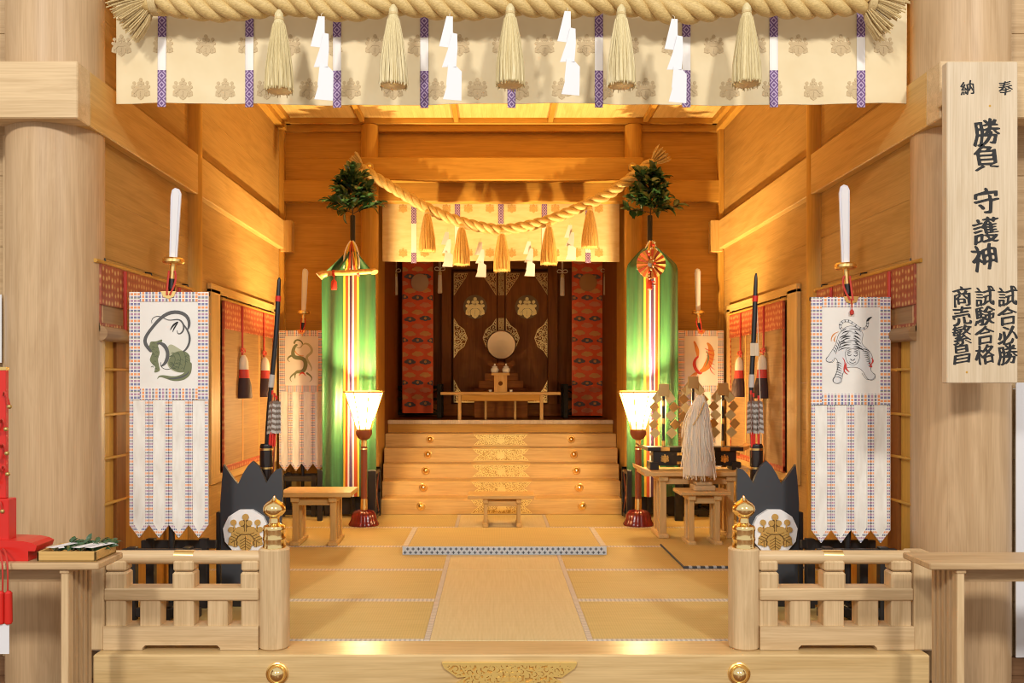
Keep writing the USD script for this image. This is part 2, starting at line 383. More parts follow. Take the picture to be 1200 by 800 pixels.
# ------------------------------------------------------------------ drawn shapes
def kiri():
    """A paulownia crest in a unit circle: (leaves and flowers)."""
    half = [(0, 0), (.20, .02), (.36, -.10), (.44, -.28), (.38, -.36), (.42, -.52), (.30, -.62), (.26, -.78), (.12, -.86), (0, -.98)]
    leaf = Polygon(half + [(-x, y) for x, y in half[::-1]]).buffer(.03)
    veins = [LineString([(0, -.05), (0, -.85)]).buffer(.018)]
    for k in range(4):
        y = -.12 - k * .17
        for s in (-1, 1): veins.append(LineString([(0, y), (s * .30, y - .20)]).buffer(.016))
    leaf = leaf.difference(unary_union(veins))
    mid = affinity.translate(affinity.scale(leaf, .86, .80, origin=(0, 0)), 0, -.14)
    mid_out = affinity.translate(affinity.scale(Polygon(half + [(-x, y) for x, y in half[::-1]]).buffer(.10), .86, .80, origin=(0, 0)), 0, -.14)
    out = [mid]
    for s in (-1, 1):
        l = affinity.rotate(affinity.scale(leaf, .92, .94, origin=(0, 0)), s * 58, origin=(0, 0))
        out.append(affinity.translate(l, s * .02, -.06).difference(mid_out))
    def flower(x, y, h, n, r, lean):
        g = [LineString([(x, y), (x + lean, y + h)]).buffer(.025), Point(x + lean, y + h).buffer(r, 5)]
        for k in range(n):
            t = .22 + .40 * k
            for s in (-1, 1):
                g.append(Point(x + lean * t + s * r * (1.30 - .15 * k), y + h * t).buffer(r * (.95 - .08 * k), 5))
        return unary_union(g)
    out += [flower(0, .0, .76, 2, .155, 0), flower(-.50, .06, .44, 1, .14, -.08), flower(.50, .06, .44, 1, .14, .08)]
    return unary_union(out)
KIRI = kiri()
KIRI_BASE = unary_union([Polygon(p.exterior) for p in polys(KIRI.buffer(.035).buffer(-.035))])
KIRI_SMALL = KIRI.buffer(.012).simplify(.02)
def place_shape(g, cx, cz, r): return affinity.translate(affinity.scale(g, r, r, origin=(0, 0)), cx, cz)
def scrolls(outline, w, seed, size):
    """Pierced scrollwork filling an outline: spirals and leaf tips inside a rim."""
    rr = random.Random(seed); x0, y0, x1, y1 = outline.bounds; out = [outline.boundary.buffer(w * .8)]; n = 0; pts = []
    for _ in range(600):
        p = Point(rr.uniform(x0, x1), rr.uniform(y0, y1))
        if not outline.contains(p) or any(p.distance(q) < size * 1.25 for q in pts): continue
        pts.append(p); a0 = rr.uniform(0, 2 * PI); s = rr.choice((-1, 1))
        c = [(p.x + size * (1 - t * .8) * math.cos(a0 + s * t * 7.5), p.y + size * (1 - t * .8) * math.sin(a0 + s * t * 7.5)) for t in np.linspace(0, 1, 12)]
        out.append(LineString(c).buffer(w * .55, 2)); out.append(p.buffer(w * .9, 3))
        for k in range(3):
            b = a0 + 2.1 * k
            out.append(LineString([(p.x + size * .9 * math.cos(b), p.y + size * .9 * math.sin(b)), (p.x + size * 1.8 * math.cos(b + .5), p.y + size * 1.8 * math.sin(b + .5))]).buffer(w * .5, 2))
    return unary_union(out).intersection(outline.buffer(w * .3)).simplify(w * .12)
_font = {}
def glyph(ch, size):
    """A brush-written character of about SIZE metres, centred on the origin, drawn in x, z."""
    from PIL import Image, ImageDraw, ImageFont
    from shapely import box as sb
    if 'f' not in _font:
        _font['f'] = ImageFont.truetype([p for p in glob.glob('/opt/blender-*/*/datafiles/fonts/*.woff2') if 'CJK' in p][0], 168)
    im = Image.new('L', (220, 240)); ImageDraw.Draw(im).text((110, 120), ch, 255, _font['f'], anchor='mm')
    a0 = np.asarray(im) > 127; a = a0.copy(); wx = 6 if size > .10 else 5
    from scipy import ndimage
    thin = ndimage.binary_erosion(a0, iterations=2); a = thin.copy()
    for dx in range(-wx, wx + 1): a |= ndimage.shift(thin.astype(np.uint8), (round(.45 * dx), dx), order=0) > 0
    a = ndimage.gaussian_filter(a.astype(float), 2.0) > .46
    on = np.pad(a, ((0, 0), (1, 1))).astype(np.int8)
    r, s = np.nonzero(np.diff(on, axis=1) == 1); e = np.nonzero(np.diff(on, axis=1) == -1)[1]
    g = unary_union([sb(x0, -y - 1, x1, -y) for x0, y, x1 in zip(s, r, e)]).buffer(1.5).buffer(-2.2).buffer(1.0).simplify(.6)
    g = affinity.scale(affinity.translate(g, -110, 120), .5, .5, origin=(0, 0))
    def brush(x, y, z=None):
        x = np.asarray(x); y = np.asarray(y)
        k = size / 84
        yy = y + .17 * x + 2.2 * np.sin(x * .11 + ord(ch)); xx = x + 2.2 * np.sin(y * .10 + ord(ch) * .7) - .03 * y
        return xx * k, yy * k
    from shapely.ops import transform
    g = transform(brush, g).buffer(size * .006).buffer(-size * .006)
    return g.buffer(0)

# ================================================================== THE SETTING
WX, YB = 2.32, 9.35                       # side walls, back wall
YF0 = 4.45                                # front of the step
HF = -0.27                                # hall floor
t = Thing('hall_floor', 'brown wooden hall floor in front of the raised tatami room', 'floor', kind='structure')
for i in range(30):
    t.part('plank', box(-6, 6, -.6 + i * .2, -.602 + (i + 1) * .2, HF - .05, HF, .002), 'floor_wood')

t = Thing('front_step', 'pale wooden front step with gilt fittings below the tatami room', 'step', (0, YF0, HF), kind='structure')
t.part('ledge', box(-2.09, 2.11, YF0, 4.695, HF, 0, .008), 'ledge_wood')
def boss(th, x, y, z, r, parent=None):
    """A domed gilt stud on a petalled plate, facing the viewer."""
    ring = lathe([(r, 0), (r * .98, r * .10), (r * .88, r * .15), (r * .80, r * .08)], 28)
    p = th.part('stud_plate', xf(ring, [[1, 0, 0], [0, 0, -1], [0, 1, 0]], (x, y + .0005, z)), 'gold', parent)
    dome = lathe([(r * .74, 0), (r * .72, r * .20), (r * .54, r * .46), (r * .26, r * .62), (.001, r * .66)], 20)
    if parent is None: th.part('stud', xf(dome, [[1, 0, 0], [0, 0, -1], [0, 1, 0]], (x, y - .004, z)), 'gold_bright', p)
    else: th.part('stud', xf(dome, [[1, 0, 0], [0, 0, -1], [0, 1, 0]], (x, y - .004, z)), 'gold_bright', parent)
for px in (325, 866): boss(t, UX(px, YF0), YF0, UZ(789, YF0), .057)
ox0, ox1 = UX(519, YF0), UX(675, YF0); oz = UZ(777, YF0); oc = (ox0 + ox1) / 2; w = (ox1 - ox0) / 2
outl = Polygon([(-w, 0), (w, 0), (w * .97, -.02), (w * .78, -.065), (w * .62, -.06), (w * .8, -.10), (w * .95, -.17), (w, -.20), (-w, -.20), (-w * .95, -.17), (-w * .8, -.10), (-w * .62, -.06), (-w * .78, -.065), (-w * .97, -.02)])
plate = t.part('gilt_plate', extr(affinity.translate(outl.buffer(-.004), oc, oz), YF0 - .004, YF0 + .001), 'gold_flat')
t.part('scrollwork', extr(affinity.translate(unary_union([scrolls(outl, .008, 3, .021)]), oc, oz), YF0 - .014, YF0 - .003), 'gold_leaf', plate)
t.part('crest', extr(place_shape(KIRI, oc, oz - .085, .075), YF0 - .018, YF0 - .004), 'gold_leaf', plate)
t.part('rim', box(ox0 - .004, ox1 + .004, YF0 - .014, YF0, oz, oz + .008, .002), 'gold_leaf', plate)

# tatami floor
t = Thing('floor', 'floor of golden tatami mats with pale corded edges', 'floor', kind='structure')
rows = [4.70, 5.57, 6.47, 7.38, 8.35, 9.33]
def mat_piece(x0, x1, y0, y1, along):
    bw = .032
    if along == 'x':
        p = t.part('tatami_mat', box(x0, x1, y0 + bw, y1 - bw, -.055, 0, .003), 'rush_x')
        for a, b in ((y0, y0 + bw), (y1 - bw, y1)): t.part('edging', box(x0, x1, a + .001, b, -.055, .001, .003), 'mat_edge_x', p)
    else:
        p = t.part('tatami_mat', box(x0 + bw, x1 - bw, y0 + .001, y1 - .001, -.055, 0, .003), 'rush_y')
        for a, b in ((x0, x0 + bw), (x1 - bw, x1)): t.part('edging', box(a, b, y0, y1, -.055, .001, .003), 'mat_edge_y', p)
for a, b in zip(rows[:-1], rows[1:]):
    for s in (-1, 1): mat_piece(min(s * .45, s * 2.31), max(s * .45, s * 2.31), a, b, 'x')
mat_piece(-.45, .45, 4.70, 6.47, 'y'); mat_piece(-.45, .45, 6.47, 8.35, 'y'); mat_piece(-.45, .45, 8.35, 9.14, 'y')

# side walls: boards in bays between the posts
def wall_xf(m, s):  # (Y along wall, depth out of the wall into the room, z) -> world
    return xf(m, [[0, -s, 0], [1, 0, 0], [0, 0, 1]], (s * WX, 0, 0))
def wbox(s, u0, u1, d0, d1, z0, z1, b=.004): return wall_xf(box(u0, u1, d0, d1, z0, z1, b), s)
SIDE = {-1: 'on the side of the red bell stand', 1: 'on the side of the tall signboard'}
for s, nm in ((-1, 'wall_left'), (1, 'wall_right')):
    t = Thing(nm, 'boarded ochre side wall of the room ' + SIDE[s], 'wall', kind='structure')
    zs = [-.05, .31, .66, 1.0, 1.36, 1.70, 2.08, 2.42, 2.75, 3.10, 3.45, 3.78, 4.15]
    for a, b in zip(zs[:-1], zs[1:]):
        t.part('plank', wbox(s, 4.98, YB + .1, -.04, 0, a, b - .001, .0015), 'wall_y')
    t.part('post', wall_xf(cyl(6.6, -.03, 0, 4.1, .10, 28), s), 'ochre_z')
    t.part('corner_post', wbox(s, YB - .10, YB, 0, .05, 0, 4.1), 'ochre_z')
    t.part('window_frame', wbox(s, 6.93, 7.16, 0, .035, .62, 2.10), 'hinoki_z')
    t.part('window_frame', wbox(s, 8.90, 9.02, 0, .035, .62, 2.10), 'hinoki_z')
    t.part('window_frame', wbox(s, 6.93, 9.02, 0, .035, 2.07, 2.14), 'hinoki_y')
    t.part('window_frame', wbox(s, 6.93, 9.02, 0, .035, .56, .63), 'hinoki_y')
    # lattice door in the first bay
    t.part('lattice_panel', wbox(s, 4.99, 6.46, 0, .012, 0, 1.95), 'ochre_z')
    t.part('lattice_stile', wbox(s, 5.20, 5.34, 0, .03, 0, 1.95), 'dark_z')
    t.part('lattice_stile', wbox(s, 6.0, 6.12, 0, .03, 0, 1.95), 'ochre_z')
    for z in (.67, .93, 1.18, 1.44): t.part('lattice_rail', wbox(s, 5.0, 6.45, 0, .034, z - .008, z + .008), 'ochre_y')

# long beams that wrap the front columns and run back along the walls
for s in (-1, 1):
    t = Thing('trim', 'thick pale beam wrapping the round column and running back ' + SIDE[s], 'beam', kind='structure')
    bz0, bz1 = 2.75, 3.05
    t.part('front_beam', box(s * 2.26, s * 6.0, 4.65, 4.80, bz0, bz1, .006), 'pale_x')
    t.part('side_beam', box(s * 2.262, s * 2.45, 4.801, 9.30, bz0 + .001, bz1 - .001, .006), 'hinoki_y')
    t.part('beam_stub', box(s * 2.18, s * 2.30, 9.22, 9.36, bz0 - .03, bz1 - .0, .005), 'hinoki_z')

def round_column(x, y, z0, z1, r, mat, label):
    solo('column', cyl(x, y, z0, z1, r, 56, .006), mat, label, 'column', kind='structure', smooth=40)
for s in (-1, 1):
    round_column(s * 2.53, 4.97, HF, 4.2, .252, 'column_wood', 'big round pale front column ' + SIDE[s])
for s in (-1, 1):
    round_column(s * 1.38, 9.30, 0, 4.05, .092, 'ochre_z', 'slim round inner post beside the sanctuary curtain ' + SIDE[s])

# outer walls beside the front columns
for s, nm in ((-1, 'wall_front_left'), (1, 'wall_front_right')):
    t = Thing(nm, 'boarded hall wall outside the round column ' + SIDE[s], 'wall', kind='structure')
    for i in range(12): t.part('plank', box(s * 2.60, s * 6, 5.0, 5.06, HF + i * .4, HF + i * .4 + .398, .002), 'cedar_x')
    t.part('baseboard', box(s * 2.60, s * 6, 4.95, 5.0, HF, HF + .10), 'floor_wood')
    t.part('stile', box(s * 2.775, s * 2.83, 4.97, 5.0, HF + .1, 2.75), 'pale_z')

# back wall with beams
t = Thing('wall_back', 'ochre back wall panels and beams framing the sanctuary opening', 'wall', kind='structure')
for s in (-1, 1):
    for a, b in ((-.05, .6), (.6, 1.3), (1.3, 2.0), (2.0, 2.65), (2.65, 3.26)):
        t.part('panel', box(s * 1.40, s * 2.34, YB, YB + .05, a, b - .001, .0015), 'ochre_x')
    t.part('panel', box(s * 1.40, s * 2.34, YB, YB + .05, 3.26, 3.72, .002), 'ochre_x')
    t.part('panel', box(s * 1.40, s * 2.34, YB + .0, YB + .05, 3.72, 4.15, .002), 'ochre_x')
    t.part('rail', box(s * 1.44, s * 2.30, YB - .09, YB + .02, UZ(236, 9.27), UZ(211, 9.27), .005), 'ochre_x')
t.part('frieze', box(-1.40, 1.40, YB + .02, YB + .06, 3.70, 4.15), 'ochre_x')
lint = t.part('lintel', box(-1.47, 1.47, 9.19, 9.33, UZ(211, 9.2), UZ(184.5, 9.2), .006), 'ochre_x')
t.part('lower_lintel', box(-1.30, 1.30, 9.36, 9.50, 3.27, 3.50, .006), 'ochre_x')
for px, py in ((433, 196), (741, 196)):
    hexa = Polygon([(UX(px, 9.19) + .05 * math.cos(a), UZ(py, 9.19) + .05 * math.sin(a)) for a in np.arange(6) * PI / 3 + PI / 6])
    t.part('hexagon_boss', extr(hexa, 9.165, 9.20), 'gold_dull', lint); t.part('boss_dome', sphere((UX(px, 9.19), 9.165, UZ(py, 9.19)), .026, (1, .6, 1)), 'gold', lint)
for px, py in ((437, 221), (741, 220)):
    hexa = Polygon([(UX(px, 9.2) + .045 * math.cos(a), UZ(py, 9.2) + .045 * math.sin(a)) for a in np.arange(6) * PI / 3 + PI / 6])
    t.part('hexagon_boss', extr(hexa, 9.185, 9.23), 'gold_dull', lint)

# ceiling
t = Thing('ceiling', 'honey coloured board ceiling with slim battens', 'ceiling', kind='structure')
bat = [-1.45, -.47, .51, 1.50]; ed = [-2.32] + bat + [2.32]
for a, b in zip(ed[:-1], ed[1:]): t.part('board', box(a + .001, b - .001, 4.9, YB + .02, 4.12, 4.17, .002), 'bright_y')
for x in bat: t.part('batten', box(x - .025, x + .025, 4.9, YB - .08, 4.07, 4.125), 'ochre_y')
t.part('cornice', box(-2.32, 2.32, YB - .10, YB + .01, 4.06, 4.13), 'ochre_x')
t.part('cornice', box(-2.32, 2.32, YB - .05, YB + .01, 3.99, 4.062), 'ochre_x')
for s in (-1, 1): t.part('cornice', box(s * 2.20, s * 2.33, 4.9, YB, 4.06, 4.13), 'ochre_y'); t.part('cornice', box(s * 2.25, s * 2.33, 4.9, YB, 4.0, 4.062), 'ochre_y')
t = Thing('lintel_beam', 'lintel above the front curtain between the round columns', 'beam', kind='structure')
t.part('beam', box(-2.35, 2.35, 5.05, 5.25, 3.56, 3.95, .006), 'hinoki_x')
t.part('board', box(-2.35, 2.35, 5.10, 5.15, 3.95, 4.3, .003), 'hinoki_x')

# alcove
AX = 1.36
t = Thing('wall_alcove', 'dark panelled alcove round the sanctuary doors', 'wall', kind='structure')
for s in (-1, 1):
    for k in range(6): t.part('panel', box(s * AX, s * (AX + .05), 9.40 + k * .5, 9.40 + k * .5 + .499, -.05, 3.6, .002), 'ochre_z' if k < 2 else 'dark_z')
    t.part('side_panel', box(s * .70, s * AX, 12.32, 12.38, .9, 3.6, .004), 'dark_z')
    t.part('jamb', box(s * .665, s * .80, 12.22, 12.34, .9, 3.4, .006), 'dark_z')
t.part('head', box(-AX, AX, 12.24, 12.36, 2.93, 3.6, .006), 'dark_x')
t.part('plinth', box(-AX, AX, 12.20, 12.40, .9, 1.06, .004), 'dark_x')
t.part('rear_panel', box(-AX, AX, 12.39, 12.42, .88, 3.6, .003), 'dark_z')
t.part('soffit', box(-AX, AX, 9.4, 12.4, 3.52, 3.6), 'dark_y')

# stairs
t = Thing('stairs', 'five broad wooden steps with gilt plates leading to the sanctuary', 'stairs', (0, 9.15, 0), kind='structure')
sy = [9.15, 9.467, 9.783, 10.10, 10.42, 10.73]; sz = [0, .160, .308, .460, .613, .759]
for k in range(5):
    st = t.part('step', box(-1.245 - .028 * k, 1.245 + .028 * k, sy[k], sy[k + 1] + .05, sz[k] - (.0 if k == 0 else .05), sz[k + 1], .006), 'hinoki_x')
    z0, z1 = sz[k] + .012, sz[k + 1] - .010; zc = (z0 + z1) / 2; h = (z1 - z0) / 2; w = .315
    g = Polygon([(-w, h), (w, h), (w * .86, h * .25), (w * .74, 0), (w * .86, -h * .35), (w, -h), (-w, -h), (-w * .86, -h * .35), (-w * .74, 0), (-w * .86, h * .25)])
    g = affinity.translate(g, 0, zc)
    t.part('gilt_plate', extr(g.buffer(-.006), sy[k] - .003, sy[k] + .001), 'gold_back', st)
    t.part('scrollwork', extr(scrolls(g, .0050, 20 + k, .024).union(place_shape(KIRI_SMALL, 0, zc, h * .85)), sy[k] - .009, sy[k] - .002), 'gold_spark', st)
    t.part('tread_plate', box(-.33, .33, sy[k] + .004, sy[k] + .20, sz[k + 1] - .001, sz[k + 1] + .003, .001), 'gold_flat', st)
    for s in (-1, 1): boss(t, s * .83, sy[k], zc + .005, .047, st)
t.part('base', box(-AX - .02, AX + .02, 9.34, 10.8, -.12, -.001, .003), 'hinoki_x')
t.part('platform', box(-AX, AX, 10.76, 12.40, -.1, .865, .004), 'dark_x')
t.part('platform_floor', box(-AX, AX, 10.80, 12.40, .86, .895, .003), 'dark_x')
nos = t.part('nosing', box(-AX, AX, 10.71, 10.80, .858, .906, .004), 'sign_wood')
t.part('platform_riser', box(-AX, AX, 10.735, 10.78, .74, .86, .003), 'ochre_x')

# sanctuary doors
DY = 12.30
t = Thing('door_1', 'pair of dark lacquered sanctuary doors with gilt fittings', 'door', (0, DY, 1.06), kind='structure')
dz0, dz1 = UZ(472, DY), UZ(318, DY)
def DX(px): return UX(px, DY)
def DZ(py): return UZ(py, DY)
for a, b in ((531, 582.5), (592, 643)):
    dl = t.part('door_leaf', box(DX(a), DX(b), DY - .0, DY + .06, dz0, dz1, .006), 'dark_z')
    mx = (DX(a) + DX(b)) / 2
    gl = []
    L0, L1 = DX(a) + .012, DX(b) - .012
    for e, s in ((L0, 1), (L1, -1)):
        gl.append(Polygon([(e, DZ(320)), (e + s * .19, DZ(320)), (e + s * .16, DZ(326)), (e + s * .10, DZ(333)), (e + s * .045, DZ(340)), (e, DZ(346))]))
        gl.append(Polygon([(e, DZ(373)), (e + s * .06, DZ(381)), (e + s * .14, DZ(386)), (e + s * .185, DZ(396)), (e + s * .14, DZ(406)), (e + s * .06, DZ(411)), (e, DZ(419))]))
        gl.append(Polygon([(e, DZ(445)), (e + s * .06, DZ(455)), (e + s * .13, DZ(463)), (e + s * .2, DZ(471)), (e, DZ(471))]))
    for i, g in enumerate(gl):
        g = g if g.is_valid else g.buffer(0)
        t.part('gilt_fitting', extr(scrolls(g, .0072, 60 + i, .040), DY - .014, DY + .001), 'gold_door', dl)
    t.part('gilt_fitting', extr(sbox(L0, dz0 + .005, L1, dz0 + .022), DY - .012, DY + .001), 'gold_door', dl)
    cz = DZ(359.5); r = .165
    t.part('crest_disc', extr(Point(mx, cz).buffer(r, 16), DY - .010, DY + .001), 'gold_brown', dl)
    t.part('crest', extr(place_shape(KIRI_SMALL, mx, cz - .012, r * .96), DY - .030, DY - .009), 'gold_spark', dl)
mu = t.part('mullion', box(DX(583), DX(591.5), DY - .03, DY + .05, dz0, dz1, .005), 'dark_z')
for a, b in ((320, 346), (373, 392)): t.part('gilt_fitting', extr(scrolls(sbox(DX(584), DZ(b), DX(590.5), DZ(a)), .007, a, .02), DY - .04, DY - .029), 'gold_dull', mu)

# ================================================================== ROPES, CURTAINS, TASSELS
def rope_mesh(path, R, turns_per_m, strands=3, sides=10):
    p = np.asarray(path, float); seg = np.linalg.norm(np.diff(p, axis=0), axis=1); L = np.concatenate([[0], np.cumsum(seg)])
    n = int(L[-1] * turns_per_m * 16); q = np.stack([np.interp(np.linspace(0, L[-1], n), L, p[:, k]) for k in range(3)], 1)
    tt = np.gradient(q, axis=0); tt /= np.linalg.norm(tt, axis=1, keepdims=True)
    up = np.array([0, 1.0, 0]); a = np.cross(tt, up); a /= np.linalg.norm(a, axis=1, keepdims=True); b = np.cross(tt, a)
    s = np.linspace(0, L[-1], n) * turns_per_m * 2 * PI
    out = []
    for k in range(strands):
        ph = s + k * 2 * PI / strands
        c = q + R * .54 * (np.cos(ph)[:, None] * a + np.sin(ph)[:, None] * b)
        out.append(tube(c, R * .53, sides))
    return out
def fray(at, d, length, spread, n, seed, r=.003):
    """A brush of loose straw from AT along D."""
    rr = random.Random(seed); out = []; d = np.array(d, float); d /= np.linalg.norm(d)
    for _ in range(n):
        o = np.array([rr.gauss(0, 1), rr.gauss(0, .5), rr.gauss(0, 1)]); o -= d * (o @ d); o /= max(1, np.linalg.norm(o) / 1.6)
        s0 = np.array(at) + o * spread * .28; e = s0 + d * length * rr.uniform(.8, 1.05) + o * spread * .75
        out.append(tube([s0, (s0 + e) / 2 + o * spread * .08, e], r, 4))
    return cat(out)
YR = 4.83
ps = [(172, 2), (215, 6), (260, 10), (310, 5), (350, 4), (385, 9), (430, 8), (460, 3), (500, 6), (535, 9), (575, 6), (600, 3), (650, 6), (690, 4), (727, 2), (765, 9), (795, 13), (835, 9), (875, 2), (920, 6), (965, 6), (1005, 2), (1018, 1)]
path = spline([(UX(a, YR), YR, UZ(b, YR)) for a, b in ps], 200)
t = Thing('straw_rope', 'thick twisted straw rope slung across the top of the front curtain', 'rope', (0, YR, 3.4))
for m in rope_mesh(path, .068, 3.1): t.part('strand', m, 'straw_rope', smooth=60)
t.part('frayed_end', fray(path[0] + [.02, 0, 0], (-.75, 0, -.55), .20, .075, 150, 1, .0035), 'straw', kind='stuff')
t.part('frayed_end', fray(path[-1] - [.02, 0, 0], (.75, 0, -.55), .20, .075, 150, 2, .0035), 'straw', kind='stuff')
for k in (2, 197): t.part('binding', tube([path[k] - [.02, 0, 0], path[k] + [.02, 0, 0]], .073, 16), 'straw')

def noren(name, label, Y, px0, px1, z0, z1, ribs, wr, mat, rmat, crests, cr, crmat, white, amp):
    x0, x1 = UX(px0, Y), UX(px1, Y)
    t = Thing(name, label, 'curtain', ((x0 + x1) / 2, Y, z0))
    def yd(x, z): return amp * (np.sin(x * 11 + 1) + .5 * np.sin(x * 23 + z * 2)) * np.clip((z1 - z) / (z1 - z0), .25, 1)
    def hem(x): return z0 + .006 * np.sin(x * 3.1 + 1.)
    us = np.linspace(x0, x1, 160); vs = np.linspace(0, 1, 10)
    c = t.part('cloth', sheet(us, vs, lambda u, v: (u, Y + yd(u, z1 + (hem(u) - z1) * v), z1 + (hem(u) - z1) * v), .006), mat, smooth=True)
    for i, x in enumerate(ribs):
        segs = [(z0 - .02, white[0], rmat), (white[0], white[1], 'silk_white'), (white[1], z1, rmat)]
        for a, b, mm in segs:
            t.part('ribbon', sheet(np.linspace(x - wr, x + wr, 4), np.linspace(b, a, 6), lambda u, v: (u, Y + yd(u, v) - .006, v), .004), mm, smooth=True)
    for x, z in crests:
        g = place_shape(KIRI_SMALL, x, z, cr)
        m = extr(g, -.003, 0); v = m.vertices; v[:, 1] += Y + yd(v[:, 0], v[:, 2]); m.vertices = v
        t.part('woven_crest', m, crmat, smooth=False)
    return t
Yn = 5.0
sp = (1006 - 188) / 8 / F * Yn; rx0 = UX(188, Yn)
ribbon('purple_ribbon', 0.0, sp, .024, .026)   # ribbons lie at whole multiples of the spacing about the curtain's own origin
xc = (UX(136, Yn) + UX(1063, Yn)) / 2
ribs = [xc + (i - 4) * sp - .0 for i in range(9)]
crests = []
for i in range(19): crests.append((UX(142 + 49.6 * i * 1.0, Yn), UZ(53, Yn)))
for i in range(18): crests.append((UX(165 + 49.3 * i, Yn), UZ(104, Yn)))
crests = [(x, z) for x, z in crests if min(abs(x - r) for r in ribs) > .035 or True]
noren('front_curtain', 'wide cream curtain with faint crests and purple ribbons across the top of the room', Yn, 136, 1063, UZ(122, Yn), 3.62, ribs, .023, 'noren', 'purple_ribbon', crests, .066, 'crest_print', (UZ(83, Yn), UZ(44, Yn)), .007)
Yi = 9.52
spi = (689 - 485) / 4 / F * Yi; xci = (UX(447, Yi) + UX(727, Yi)) / 2
ribbon('purple_ribbon_inner', 0.0, spi, .026, .03)
ribs = [xci + (i - 2) * spi for i in range(5)]
crests = [(xci + (i + .5) * spi / 2 * 1.0 - spi * 2.0, z) for i in range(-1, 9) for z in (UZ(244, Yi), UZ(296, Yi))]
noren('inner_curtain', 'golden curtain with crests hung above the sanctuary steps', Yi, 448, 726, UZ(306, Yi), UZ(224, Yi), ribs, .028, 'noren_gold', 'purple_ribbon_inner', crests, .055, 'crest_print_gold', (UZ(296, Yi), UZ(262, Yi)), .010)

def make_tassel(name, label, group, loc, H, R, mat, bind, seed):
    """A fringe tassel, origin at its hanging point."""
    t = Thing(name, label, 'tassel', loc, group=group)
    t.part('knot', lathe([(R * .12, .02), (R * .30, .0), (R * .34, -H * .04), (R * .26, -H * .09)], 16), mat, local=True)
    rip = lambda a, z: 1 + .07 * np.sin(a * 17 + z * 9) * np.clip(-z / H * 2, 0, 1) + .05 * np.sin(a * 29 + 2) * np.clip(-z / H * 2, 0, 1)
    t.part('skirt', lathe([(R * .30, -H * .07), (R * .44, -H * .16), (R * .70, -H * .42), (R * .92, -H * .72), (R * 1.0, -H * .97), (R * .86, -H)], 96, ripple=rip), mat, local=True, smooth=50)
    rr = random.Random(seed); st = []
    for k in range(70):
        a = rr.uniform(0, 2 * PI); q = rr.uniform(.97, 1.05)
        st.append(tube([(R * f * q * math.cos(a + w), R * f * q * math.sin(a + w), -H * h) for f, h, w in ((.42, .14, 0), (.72, .42, .03), (.95, .72, rr.uniform(-.05, .08)), (1.02, 1.0 + rr.uniform(-.02, .03), rr.uniform(-.08, .1)))], .0022, 4))
    t.part('strands', cat(st), mat, local=True, kind='stuff')
    t.part('binding', lathe([(R * .31, -H * .095), (R * .36, -H * .085), (R * .36, -H * .065), (R * .31, -H * .055)], 16), bind, local=True)
    return t
tp = [(327, 16, 105), (461, 10, 98), (598, 9, 98), (728, 10, 98), (875, 8, 96)]
first = None
YT = YR - .09
for i, (px, a, b) in enumerate(tp):
    lab = ordinal(i, 5) + ' of the five pale straw tassels hanging from the thick front rope'
    loc = (UX(px, YT), YT, UZ(a, YT))
    if first is None: first = make_tassel('straw_tassel', lab, 'tassels on the front rope', loc, .415, .073, 'cream_tassel', 'straw', 5)
    else: dup(first, loc, lab, rz=40 * i)
def make_shide(name, label, group, loc, H, W, lean=0.):
    """A folded zigzag paper streamer, origin at its top."""
    t = Thing(name, label, 'paper streamer', loc, group=group)
    k0 = H / 358.0; kw = W / 112.0
    segs = [[(-15, 0), (16, 0), (16, 75), (14, 133), (-52, 130)], [(12, 72), (38, 78), (40, 140), (33, 217), (-38, 215), (-8, 140)], [(-6, 205), (33, 212), (60, 235), (58, 358), (-32, 355), (-14, 300), (-16, 290)]]
    for k, q in enumerate(segs):
        m = extr(Polygon([(a * kw + lean * k, -c * k0) for a, c in q]).buffer(0), -.0006, .0006); m = rot(m, (10, -9, 8)[k], (0, 0, 1), (lean * k, 0, 0)); m.apply_translation((0, -.005 * k, 0))
        t.part('fold', m, 'white_paper', local=True, smooth=False)
    t.part('hanging_thread', tube([(0, .07, .05), (0, 0, .012), (0, 0, -.01)], .0015, 5), 'cream_cord', local=True)
    return t
first = None
for i, (px, a, b) in enumerate([(377, 20, 118), (527, 20, 118), (665, 14, 104), (790, 23, 118)]):
    lab = ordinal(i, 4) + ' of the four white zigzag papers hanging from the thick front rope'
    loc = (UX(px, YT), YT - .01, UZ(a, YT))
    if first is None: first = make_shide('paper_streamer', lab, 'zigzag papers on the front rope', loc, .45, .122)
    else: dup(first, loc, lab)

# inner rope
Yq = 9.125
pi_ = [(424, 198), (445, 211), (475, 229), (505, 246), (540, 260), (575, 268), (600, 268), (640, 259), (675, 245), (710, 229), (740, 208), (765, 190)]
path = spline([(UX(a, Yq), Yq, UZ(b, Yq)) for a, b in pi_], 160)
t = Thing('straw_rope', 'slack twisted rope sagging across the sanctuary opening', 'rope', (0, Yq, 3.0))
for m in rope_mesh(path, .055, 3.4): t.part('strand', m, 'straw_rope', smooth=60)
t.part('frayed_end', fray(path[0], (-.6, 0, .5), .16, .06, 90, 3, .004), 'straw', kind='stuff')
t.part('frayed_end', fray(path[-1], (.6, 0, .5), .16, .06, 90, 4, .004), 'straw', kind='stuff')
first = None
for i, (px, a) in enumerate([(501, 247), (541, 263), (588, 270), (643, 262), (691, 243)]):
    lab = ordinal(i, 5) + ' of the five golden tassels hanging from the slack sanctuary rope'
    loc = (UX(px, Yq), Yq - .03, UZ(a, Yq))
    if first is None: first = make_tassel('gold_tassel', lab, 'tassels on the sanctuary rope', loc, .42, .082, 'gold_tassel', 'straw', 6)
    else: dup(first, loc, lab, rz=50 * i)
first = None
